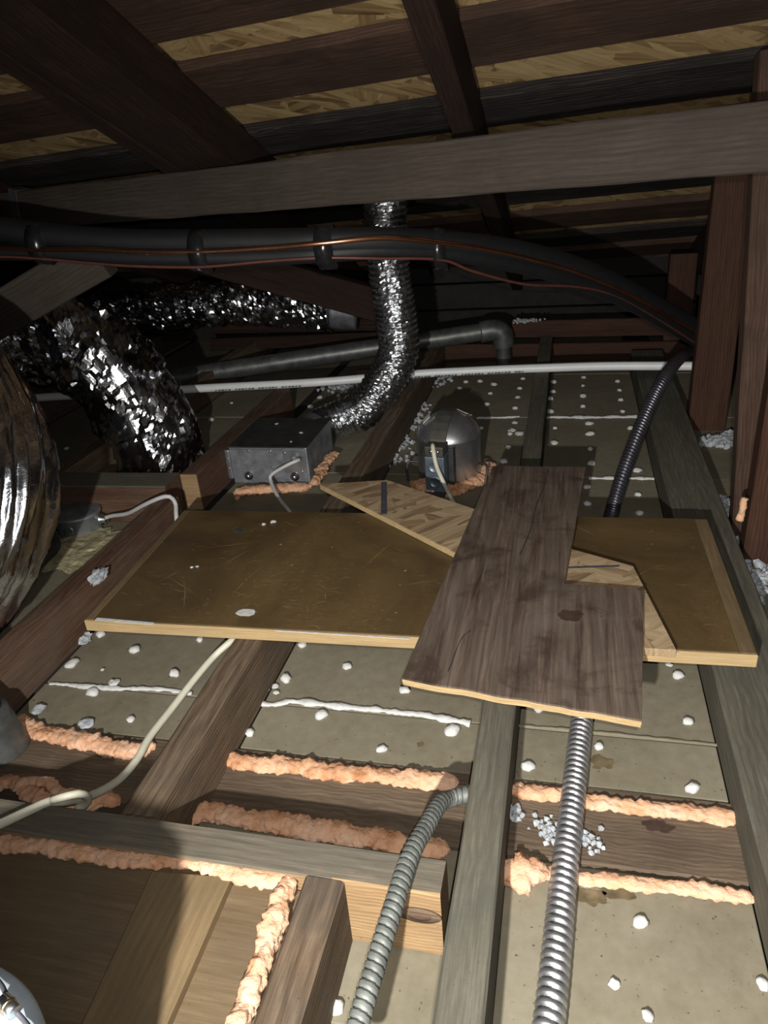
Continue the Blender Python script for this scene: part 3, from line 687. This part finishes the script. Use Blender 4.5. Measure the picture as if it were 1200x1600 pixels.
# ================================================================ FAN BOX WITH RIBBED FOIL DUCT
fx0, fx1, fy0, fy1, fz = -0.775, -0.580, 1.525, 1.722, 0.093
fb = empty('exhaust_fan_box', ((fx0 + fx1) / 2, (fy0 + fy1) / 2, 0)); tag(fb, 'galvanized exhaust fan box set between joists in orange foam', 'fan box')
cxx, cyy = fb.location.x, fb.location.y
boxo('housing', (fx1 - fx0, fy1 - fy0, fz), (0, 0, fz / 2), 'galvanized', fb, 0.0025)
boxo('lid', (fx1 - fx0 + 0.004, fy1 - fy0 + 0.004, 0.002), (0, 0, fz + 0.0012), 'dark_steel', fb, 0.0006)
yf = fy0 - cyy - 0.001
boxo('front_plate', (0.120, 0.002, 0.066), (-0.012, yf - 0.001, 0.048), 'galvanized', fb, 0.0006)
boxo('wiring_cover', (0.054, 0.003, 0.058), (0.066, yf - 0.002, 0.060), 'galvanized_bright', fb, 0.001)
boxo('mounting_bracket', (0.012, 0.014, 0.075), (-0.102, yf + 0.002, 0.050), 'galvanized_bright', fb, 0.003)
boxo('front_flange', (0.19, 0.003, 0.006), (0, yf - 0.001, 0.090), 'galvanized_bright', fb, 0.001)
for sx, sz in ((-0.055, 0.022), (0.062, 0.022)):
    o = lathe('bolt', [(0.011, 0), (0.011, 0.004), (0.0065, 0.005), (0.0065, 0.012), (0.003, 0.013)], 'zinc', fb, 14, (sx, yf - 0.001, sz), (math.pi / 2, 0, 0))
for sx, sz in ((0.010, 0.045), (0.082, 0.035), (-0.045, 0.086), (0.010, 0.086), (0.045, 0.082), (-0.102, 0.065), (-0.102, 0.040)):
    lathe('screw', [(0.0028, 0), (0.0028, 0.0015), (0.0012, 0.0025)], 'zinc', fb, 10, (sx, yf - 0.004, sz), (math.pi / 2, 0, 0))
o = lathe('cable_clamp', [(0.010, 0), (0.010, 0.005), (0.007, 0.006), (0.007, 0.012), (0.004, 0.012)], 'galvanized', fb, 18, (0.068, yf - 0.003, 0.070), (math.pi / 2, 0, 0))
for px, py, r in [(432, 662, .005), (470, 676, .005), (455, 690, .003)]:
    me = blob_mesh(r, .3, px, .5); me.materials.append(MATS['plaster']); o = link('plaster_flake', me, None, fb); o.location = P(px, py, .096) - fb.location
# duct path
dp = [Vector((-0.640, 1.735, 0.052)), Vector((-0.618, 1.775, 0.054)), Vector((-0.565, 1.815, 0.068)), PY(568, 640, 1.82), PY(600, 598, 1.82), PY(622, 553, 1.82), PY(620, 500, 1.82), PY(610, 440, 1.82), PY(604, 380, 1.82), PY(602, 320, 1.81), PY(600, 260, 1.80)]
col_ = lathe('duct_collar', [(0.050, 0.0), (0.050, 0.012), (0.053, 0.013), (0.053, 0.026), (0.050, 0.027), (0.050, 0.05)], 'dark_steel', fb, 32, (-0.640 - cxx, fy1 - cyy, 0.052), (-math.pi / 2, 0, -0.35))
def vd(q, s, t): return 0.0022 * noise.noise(q * 70) + 0.0026 * noise.noise(q * 170)
def vrib(s, t):
    ph = (s + t / (2 * math.pi) * 0.0135) / 0.0135 % 1.0
    return 0.0465 + 0.0055 * (1 - abs(2 * ph - 1))
o = sweep('ribbed_duct', dp, vrib, 'foil_rib', None, 0.0022, 56, disp=vd, flat=True); tag(o, 'slim ribbed foil duct curving up from the fan box to the roof', 'duct')
cable('electric_cable', [Vector((-0.609, 1.505, 0.070)), PY(468, 718, 1.49), PY(450, 726, 1.475), PY(425, 741, 1.468), PY(423, 752, 1.46), P(436, 779, .02), P(450, 796, .012), P(458, 808, .008)], 0.0042, 'grey_cable_jacket', 'grey flat cable hanging from the front of the fan box')

# ================================================================ RECESSED LIGHT CAN
lx, ly = -0.256, 1.585
lc = empty('recessed_light_can', (lx, ly, 0)); tag(lc, 'shiny domed metal light can with a black bracket beside the plywood', 'light can')
lathe('can_shell', [(0.064, 0.0), (0.0725, 0.012), (0.0725, 0.105), (0.074, 0.107), (0.074, 0.110), (0.0705, 0.119), (0.060, 0.133), (0.046, 0.146), (0.028, 0.1545), (0.010, 0.158), (0.001, 0.1585)], 'can_steel', lc, 56)
# bracket strap over the dome and down the front-left side
ang = math.radians(261); dxy = Vector((math.cos(ang), math.sin(ang), 0)); side = Vector((-dxy.y, dxy.x, 0))
def strap_piece(name, prof, wd, thick, mat):
    bm = bmesh.new(); lines = []
    for i, (r, z) in enumerate(prof):
        a = prof[max(0, i - 1)]; b = prof[min(len(prof) - 1, i + 1)]
        t = Vector((b[0] - a[0], b[1] - a[1])).normalized(); n_ = Vector((-t.y, t.x))
        if n_.x < -0.3 and n_.y < 0.3: n_ = -n_
        lines.append([])
        for sgn in (-1, 1):
            for off in (0, thick):
                p = dxy * (r + n_.x * off) + side * (sgn * wd / 2) + Vector((0, 0, z + n_.y * off)); lines[-1].append(bm.verts.new(p))
    for a, b in zip(lines, lines[1:]):
        for i, j in ((0, 1), (1, 3), (3, 2), (2, 0)): bm.faces.new((a[i], a[j], b[j], b[i]))
    bm.faces.new((lines[0][0], lines[0][1], lines[0][3], lines[0][2])); bm.faces.new((lines[-1][0], lines[-1][1], lines[-1][3], lines[-1][2]))
    return link(name, new_mesh(bm, name), mat, lc)
strap_piece('strap_bracket', [(0.0765, 0.108), (0.0725, 0.121), (0.062, 0.136), (0.048, 0.149), (0.029, 0.158), (0.010, 0.162), (-0.010, 0.162)][::-1], 0.036, 0.003, 'olive_steel')
fr = dxy * 0.088; rz = ang + math.pi / 2
jb = boxo('wiring_box', (0.044, 0.040, 0.082), (fr.x, fr.y, 0.052), 'blue_box_steel', lc, 0.002, (0, 0, rz))
for k, z in enumerate((0.018, -0.018)):
    lathe('knockout', [(0.014, 0), (0.014, 0.0012), (0.011, 0.0014), (0.0105, 0.0006), (0.002, 0.0006)], 'blue_box_steel', jb, 22, (0, -0.0205, z), (math.pi / 2, 0, 0))
bt = dxy * 0.086; boxo('box_hood', (0.042, 0.044, 0.024), (bt.x, bt.y, 0.105), 'olive_steel', lc, 0.003, (0, 0, rz))
bs = dxy * 0.074 + side * 0.030; boxo('side_channel', (0.012, 0.018, 0.100), (bs.x, bs.y, 0.055), 'dark_steel', lc, 0.002, (0, 0, rz))
bf = dxy * 0.100; boxo('foot_plate', (0.048, 0.030, 0.010), (bf.x, bf.y, 0.006), 'dark_steel', lc, 0.002, (0, 0, rz))
for sgn in (-0.4, 1.0):
    p = dxy * 0.111 + side * 0.011 * sgn; lathe('clamp_screw', [(0.004, 0), (0.004, 0.004), (0.002, 0.005)], 'zinc', lc, 12, (p.x, p.y, 0.108), (math.pi / 2, 0, rz))
# labels on the dome
for aa, rr_, zz, tl_ in ((200, .050, .155, 0.0), (290, .046, .1575, 0.0)):
    pass
for (phi, rr_, zz, tilt, sx, sy) in ((190, .048, .147, .75, .026, .022), (40, .040, .1515, .5, .030, .012)):
    p = Vector((math.cos(math.radians(phi)) * rr_, math.sin(math.radians(phi)) * rr_, zz))
    lb = boxo('sticker', (sx, sy, 0.0012), p, 'paper_label', lc, 0)
    nv = Vector((math.cos(math.radians(phi)) * math.sin(tilt), math.sin(math.radians(phi)) * math.sin(tilt), math.cos(tilt))); lb.rotation_euler = nv.to_track_quat('Z', 'Y').to_euler()
# wire bails
for sgn, base in ((-1, (638, 752)), (1, (757, 762))):
    top = Vector((lx, ly, 0)) + Vector((sgn * 0.066, -0.02, 0.045)); b0 = P(base[0], base[1], 0.002)
    o = sweep('wire_bail', [top, (top + b0) / 2 + Vector((sgn * 0.014, 0, 0.022)), b0], 0.0028, 'dark_steel', lc, 0.006, 8, org=top); 
cable('electric_cable', [PY(676, 694, 1.488), PY(677, 704, 1.475), PY(682, 728, 1.462), PY(692, 752, 1.445), P(703, 775, .012), P(712, 792, .006)], 0.0048, 'cable_jacket', 'beige cable hanging down the front of the light can')

# ================================================================ BIG FOIL DUCTS
def crinkle(a1, f1, a2, f2, S=0.0, ring=0.0, pitch=.03):
    o_ = Vector((S, S * 1.7, S * .3))
    def f(q, s, t):
        d = noise.voronoi(q * f1 + o_)[0]; e = noise.voronoi(q * f2 + o_)[0]
        v = a1 * (d[1] - d[0] - 0.25) + a2 * (e[1] - e[0] - 0.25)
        if ring: v += ring * abs(math.sin(math.pi * s / pitch + 1.5 * noise.noise(q * 8)))
        return v
    return f
def facets(freq, slope, S, stretch=(1, 1, 1), f2=0.0, s2=0.0):
    def one(q, fr, sl):
        qq = Vector((q.x * stretch[0], q.y * stretch[1], q.z * stretch[2])) * fr + Vector((S, S * 1.3, -S))
        d_, p_ = noise.voronoi(qq); c_ = p_[0]
        tl_ = noise.random_vector if False else None
        a_ = math.sin(c_.x * 127.1 + c_.y * 311.7 + c_.z * 74.7) * 43758.5; b_ = math.sin(c_.x * 269.5 + c_.y * 183.3 + c_.z * 246.1) * 43758.5; e_ = math.sin(c_.x * 113.5 + c_.y * 271.9 + c_.z * 124.6) * 43758.5
        tv = Vector((a_ % 2.0 - 1.0, b_ % 2.0 - 1.0, e_ % 2.0 - 1.0))
        return max(-0.7, min(0.7, tv.dot(qq - c_))) * sl / fr
    def f(q, s, t):
        v = one(q, freq, slope)
        if f2: v += one(q + Vector((3, 1, 2)), f2, s2)
        return v
    return f
md = [PY(-40, 540, 1.60), PY(30, 530, 1.60), PY(95, 528, 1.60), PY(150, 555, 1.60), PY(200, 610, 1.59), PY(233, 665, 1.585), PY(252, 715, 1.58), PY(258, 760, 1.58)]
o = sweep('insulated_duct', md, lambda s, t: 0.108, 'foil', None, 0.0065, 92, disp=facets(15, 0.30, 3.0, (1.0, 0.8, 0.7), 38, 0.26), flat=True)
tag(o, 'crumpled shiny foil duct arching down into the ceiling behind the header', 'duct', 'large foil ducts')
nd = [PDp(x, y, d * 1.08) for x, y, d in [(-330, 990, 0.98), (-200, 975, 1.02), (-118, 925, 1.04), (-62, 850, 1.05), (-40, 760, 1.05), (-52, 680, 1.06), (-100, 610, 1.07), (-180, 565, 1.08), (-300, 550, 1.1)]]
small_f = facets(34, 0.16, 9.0, (1, 1, .5))
def streak(q, s, t):
    w_ = noise.noise(Vector((s * 5.0, math.cos(t) * 4.5, math.sin(t) * 4.5))) * 0.012 + noise.noise(Vector((s * 11.0, math.cos(t) * 14, math.sin(t) * 14))) * 0.009 + noise.noise(q * 60) * 0.003
    w_ += noise.noise(Vector((s * 8.0, math.cos(t) * 30, math.sin(t) * 30))) * 0.0055
    return w_ + abs(noise.noise(Vector((s * 7.0 + 4, math.cos(t) * 9, math.sin(t) * 9)))) * 0.014
o = sweep('insulated_duct', nd, lambda s, t: 0.108, 'foil', None, 0.007, 130, disp=streak)
tag(o, 'large foil duct bulging in at the left edge, nearest of the ducts', 'duct', 'large foil ducts')
bk = [PY(150, 490, 2.40), PY(240, 486, 2.44), PY(330, 474, 2.48), PY(430, 474, 2.5), PY(520, 482, 2.5)]
o = sweep('insulated_duct', bk, lambda s, t: 0.074, 'foil', None, 0.008, 64, disp=facets(20, 0.28, 5.0, (1.4, 1, 1), 45, 0.25), flat=True)
tag(o, 'far foil duct lying in the dark behind the pipe bundle', 'duct', 'large foil ducts')
a = PY(520, 483, 2.505); b = PY(558, 485, 2.51)
o = sweep('duct_boot', [a, (a + b) / 2, b], lambda s, t: 0.066, 'galvanized', None, 0.01, 28); tag(o, 'grey metal boot at the right end of the far foil duct', 'duct boot')

# ================================================================ PIPE BUNDLE
ls = empty('pipe_bundle', PY(-60, 372, 1.30)); tag(ls, 'black insulated pipe bundle with bare copper line crossing the attic', 'pipe')
def bundle(pxs): return [PY(x, y, d) for x, y, d in pxs]
yl = lambda x: 1.30 if x < 500 else 1.30 + ((x - 500) / 585.0) ** 1.6 * 0.74
up_c = [(-80, 352), (0, 358), (60, 366), (140, 374), (215, 378), (315, 379), (420, 378), (510, 377), (600, 376), (690, 380), (760, 386), (830, 398), (900, 418), (970, 448), (1030, 480), (1100, 520)]
lo_c = [(-80, 390), (0, 394), (60, 394), (140, 399), (215, 402), (315, 403), (420, 401), (510, 396), (600, 391), (690, 395), (760, 405), (830, 420), (900, 440), (970, 468), (1030, 500), (1100, 540)]
sweep('insulated_pipe', bundle([(x, y, yl(x)) for x, y in up_c]), 0.0225, 'black_foam_tube', ls, 0.015, 20)
sweep('insulated_pipe', bundle([(x, y, yl(x) - 0.005) for x, y in lo_c]), 0.0152, 'black_foam_tube', ls, 0.015, 20)
sweep('copper_line', bundle([(x, (a_ + b_) / 2 + d_, yl(x) - 0.031) for (x, a_), (_, b_), d_ in zip(up_c, lo_c, [14, 12, 10, 3, 3, 2, -2, -7, -12, -8, -6, -4, -4, -4, -4, -4])]), 0.0046, 'copper', ls, 0.012, 10)
sweep('thin_wire', bundle([(x, y, yl(x) - 0.026) for x, y in [(-80, 400), (0, 401), (60, 404), (140, 411), (215, 416), (315, 417), (420, 408), (510, 403), (600, 404), (690, 406), (740, 424), (820, 444), (900, 448), (960, 462), (1030, 500), (1100, 545)]]), 0.0026, 'red_wire', ls, 0.012, 8)
for px, pyc, sl in ((66, 381, .06), (316, 393, 0.02), (511, 386, -.03), (690, 389, .12)):
    c = PY(px, pyc, yl(px) - 0.004); d = PY(px + 20, pyc + 20 * sl, yl(px + 20) - 0.004) - c; d.normalize()
    bm = bmesh.new(); rr_ = []
    for k in (-1, 1):
        ring = []
        for j in range(28):
            t = 2 * math.pi * j / 28
            yy = math.cos(t); zz = math.sin(t)
            ring.append(bm.verts.new(d * (0.014 * k) + Vector((0, yy * 0.031, zz * 0.0375 * (1 - 0.12 * abs(yy))))))
        rr_.append(ring)
    for j in range(28): bm.faces.new((rr_[0][j], rr_[0][(j + 1) % 28], rr_[1][(j + 1) % 28], rr_[1][j]))
    bm.faces.new(rr_[0]); bm.faces.new(rr_[1])
    o = smooth(link('tape_band', new_mesh(bm), 'black_tape', ls)); o.location = c - ls.location

# ================================================================ WHITE PIPE, IRON PIPE, VENT
wp = empty('plastic_pipe', P(600, 589, 0.1)); tag(wp, 'thin white plastic pipe lying across the joists in the background', 'pipe')
wpts = [P(-60, 632, .1), P(65, 621, .1), P(200, 614, .1), P(330, 606, .1), P(500, 597, .1), P(640, 585, .1), P(750, 579, .1), P(850, 575, .1), P(960, 572, .1), P(1120, 572, .1)]
sweep('tube', wpts, 0.0122, 'pvc', wp, 0.03, 16)
for i in range(26):                                   # dashes of small print along the tube
    x = 340 + i * 5.2
    if i % 7 == 5: continue
    c = P(x, 605.5 - (x - 330) * 0.053 + 4.0, .1) + Vector((0, -0.0126, 0.001)); o = boxo('print_mark', (0.005 + 0.002 * (i % 3), 0.0006, 0.0022), c - wp.location, 'ink', wp, 0)
for i in range(34):
    x = 645 + i * 5.2
    if i % 8 == 6: continue
    c = P(x, 584.6 - (x - 640) * 0.052 + 4.2, .1) + Vector((0, -0.0126, 0.001)); o = boxo('print_mark', (0.005 + 0.002 * (i % 3), 0.0006, 0.0022), c - wp.location, 'ink', wp, 0)
ip = empty('iron_pipe', P(785, 575, 0)); tag(ip, 'dark iron drain pipe sloping along the back with an elbow turning down', 'pipe')
ea, eb = PY(330, 582, 2.22), PY(764, 517, 2.44)
sweep('pipe_run', [ea + (ea - eb) * 0.2, ea, (ea + eb) / 2, eb], 0.029, 'iron_pipe', ip, 0.03, 24)
sweep('elbow', [PY(750, 519, 2.435), PY(772, 516, 2.445), PY(784, 522, 2.45), PY(787, 540, 2.455)], 0.035, 'iron_pipe', ip, 0.006, 24)
sweep('drop', [PY(786, 530, 2.455), PY(787, 555, 2.46), Vector((PY(787, 555, 2.46).x, 2.465, 0.0))], 0.025, 'iron_pipe', ip, 0.02, 24)
vb = P(0, 1190, 0.0); vp = empty('vent_pipe', (-0.735, 0.655, 0)); tag(vp, 'dark vent pipe with a flared lead base at the left edge', 'pipe')
vp.location = P(-2, 1172, 0.0); vp.location.z = 0
lathe('flashing_boot', [(0.042, 0.0), (0.043, 0.006), (0.038, 0.02), (0.034, 0.05), (0.030, 0.07)], 'iron_pipe', vp, 36)
lathe('pipe', [(0.027, 0.06), (0.027, 0.18), (0.025, 0.181)], 'iron_pipe', vp, 30, rot=(0, -0.35, 0), loc=(0.02, 0, 0))

# ================================================================ JUNCTION BOX AT LEFT
jx = P(128, 828, 0.0); jn = empty('junction_box', (jx.x, jx.y, 0)); tag(jn, 'small round grey junction box behind the left joist', 'junction box')
lathe('box_body', [(0.047, 0.002), (0.049, 0.006), (0.049, 0.040), (0.051, 0.041), (0.051, 0.046), (0.046, 0.048), (0.002, 0.049)], 'galvanized', jn, 28)
lathe('knockout', [(0.012, 0), (0.012, 0.0015), (0.009, 0.002), (0.001, 0.002)], 'galvanized_bright', jn, 18, (0.006, -0.047, 0.022), (math.pi / 2, 0, 0))
lathe('cable_clamp', [(0.012, 0), (0.012, 0.006), (0.009, 0.007), (0.009, 0.018), (0.005, 0.018)], 'zinc', jn, 18, (0.046, 0.008, 0.024), (0, math.pi / 2, 0))
lathe('conduit_fitting', [(0.014, 0), (0.014, 0.01), (0.011, 0.011), (0.011, 0.03)], 'dark_steel', jn, 18, (-0.046, -0.02, 0.022), (0, -math.pi / 2, 0.3))
cable('electric_cable', [jn.location + Vector((0.055, 0.008, 0.026)), P(175, 806, .035), P(200, 802, .05), P(225, 789, .08), P(250, 778, .099), P(265, 776, .101), PY(274, 786, 1.24), PY(275, 800, 1.225), PY(276, 815, 1.215)], 0.0045, 'grey_cable_jacket', 'pale cable from the junction box bent over the left joist end')
o = sweep('flexible_conduit', [jn.location + Vector((-0.075, -0.03, 0.022)), P(85, 850, .02), P(60, 880, .02), P(20, 930, .02), P(-60, 1010, .02)], ribbed(0.009, 0.013, 0.002), 'dark_steel', None, 0.002, 14); tag(o, 'dark ribbed conduit leaving the junction box under the near duct', 'conduit')
me = blob_mesh(0.085, 0.10, 5, 0.5, 4, 3.0); me.materials.append(MATS['batt']); o = link('insulation_batt', me); o.location = P(130, 858, 0.004); tag(o, 'yellowish scrap of batt insulation below the junction box', 'insulation')
# debris on the left joist
me = blob_mesh(0.014, 0.7, 9, 0.6, 3, 3.0); me.materials.append(MATS['insulation']); o = link('insulation_scrap', me); o.location = P(153, 900, .088); o.scale = (.7, 1.6, 1); tag(o, 'grey fluff caught on the side of the left joist', 'insulation')
me = blob_mesh(0.013, 0.6, 11, 0.6, 3, 3.0); me.materials.append(MATS['insulation']); o = link('insulation_scrap', me); o.location = P(130, 997, .006); tag(o, 'white fluff on the lath below the left front board corner', 'insulation')

# ================================================================ LOOSE INSULATION
def loose(name, label, regions, n, rmin, rmax, seed):
    rnd = random.Random(seed); bm = bmesh.new()
    for i in range(n):
        poly = rnd.choice(regions); a, b, wd = poly
        t = rnd.random(); c = a.lerp(b, t) + Vector((rnd.gauss(0, wd), rnd.gauss(0, wd), 0))
        r = rnd.uniform(rmin, rmax)
        m = bmesh.ops.create_icosphere(bm, subdivisions=1, radius=r, matrix=Matrix.Translation((c.x, c.y, c.z + r * rnd.uniform(0.2, 1.0))))
        for v in m['verts']: v.co += Vector((rnd.uniform(-1, 1), rnd.uniform(-1, 1), rnd.uniform(-1, 1))) * r * 0.35
    o = link(name, new_mesh(bm, name), 'insulation'); tag(o, label, 'insulation', kind='stuff'); return o
loose('loose_insulation', 'crumbs of loose insulation on the lath left of the light can', [(P(612, 735, 0), P(660, 630, 0), .018), (P(665, 600, 0), P(690, 585, 0), .03)], 260, 0.003, 0.007, 1)
loose('loose_insulation', 'white loose insulation clumps round the foot of the right posts', [(P(1115, 695, 0), P(1150, 690, 0), .02), (P(1125, 790, 0), P(1140, 800, 0), .012), (P(1150, 862, 0), P(1140, 868, 0), .016), (P(1175, 900, 0), P(1240, 930, 0), .028)], 420, 0.005, 0.011, 2)
loose('loose_insulation', 'few grey insulation crumbs on the wall plate either side of the silver conduit', [(P(853, 1296, .003), P(856, 1304, .003), .007), (P(916, 1312, .003), P(922, 1322, .003), .007), (P(798, 1275, .003), P(805, 1272, .003), .005)], 110, 0.002, 0.0045, 3)
loose('loose_insulation', 'pale insulation dust on the lath behind the ribbed duct and white pipe', [(P(560, 600, 0), P(520, 610, 0), .03)], 60, 0.004, 0.008, 4)
loose('loose_insulation', 'pale insulation dust on the wall board right of the iron pipe elbow', [(PY(805, 503, 2.55), PY(840, 501, 2.55), .01)], 40, 0.003, 0.006, 5)

# ================================================================ BUCKET RIM IN THE CORNER
bc = empty('bucket', (-0.340, 0.124, 0.0805)); tag(bc, 'pale blue-grey rounded tub with a thin wire and shiny pivot in the bottom left corner', 'bucket')
lathe('tub', [(0.078, 0.0), (0.086, 0.008), (0.092, 0.186), (0.095, 0.190), (0.0955, 0.200), (0.093, 0.206), (0.085, 0.209), (0.05, 0.2105), (0.002, 0.211)], 'bucket_plastic', bc, 64)
pv = P(16, 1577, 0.294) - bc.location
lathe('pivot', [(0.0042, -0.006), (0.0042, 0.006), (0.003, 0.0065)], 'zinc', bc, 18, pv + Vector((0, 0, 0.003)), (0, math.pi / 2, -0.4))
lathe('pivot_ring', [(0.0045, -0.0012), (0.0048, 0), (0.0045, 0.0012)], 'screw_brass', bc, 18, pv + Vector((0, 0, 0.003)), (0, math.pi / 2, -0.4))
wpt = [P(-40, 1500, .293), P(0, 1536, .2925), P(16, 1570, .297), P(34, 1590, .2925), P(48, 1610, .2925), P(60, 1650, .2925)]
sweep('wire_handle', wpt, 0.0014, 'ink', bc, 0.005, 8)

# ================================================================ STAINS WITH EDGES OF THEIR OWN
def stain(px, py, z, rx, ry, parent, mat, seed, name='stain'):
    bm = bmesh.new(); n = 40; c = P(px, py, z); vs = []
    for k in range(n):
        t = 2 * math.pi * k / n; m = 1 + 0.55 * noise.noise(Vector((math.cos(t) * 1.7, math.sin(t) * 1.7, seed))) + 0.3 * noise.noise(Vector((math.cos(t) * 5, math.sin(t) * 5, seed + 9)))
        vs.append(bm.verts.new((math.cos(t) * rx * m, math.sin(t) * ry * m, 0)))
    bm.faces.new(vs); r_ = bmesh.ops.extrude_face_region(bm, geom=bm.faces[:]); bmesh.ops.translate(bm, vec=(0, 0, 0.0002), verts=[v for v in r_['geom'] if isinstance(v, bmesh.types.BMVert)])
    o = link(name, new_mesh(bm), mat, parent); o.location = c - Vector(parent.location); return o
stain(892, 962, .13155, 0.016, 0.013, pw, 'stain_brown', 1)
stain(1025, 1290, .0036, 0.016, 0.009, pl, 'stain_brown', 4)
stain(922, 1400, .0004, 0.016, 0.010, floor, 'stain_amber', 7)
stain(965, 1396, .0004, 0.020, 0.006, floor, 'stain_amber', 8)
stain(938, 1192, .0004, 0.012, 0.012, floor, 'stain_amber', 9)
stain(657, 1163, .0004, 0.005, 0.004, floor, 'stain_amber', 10)
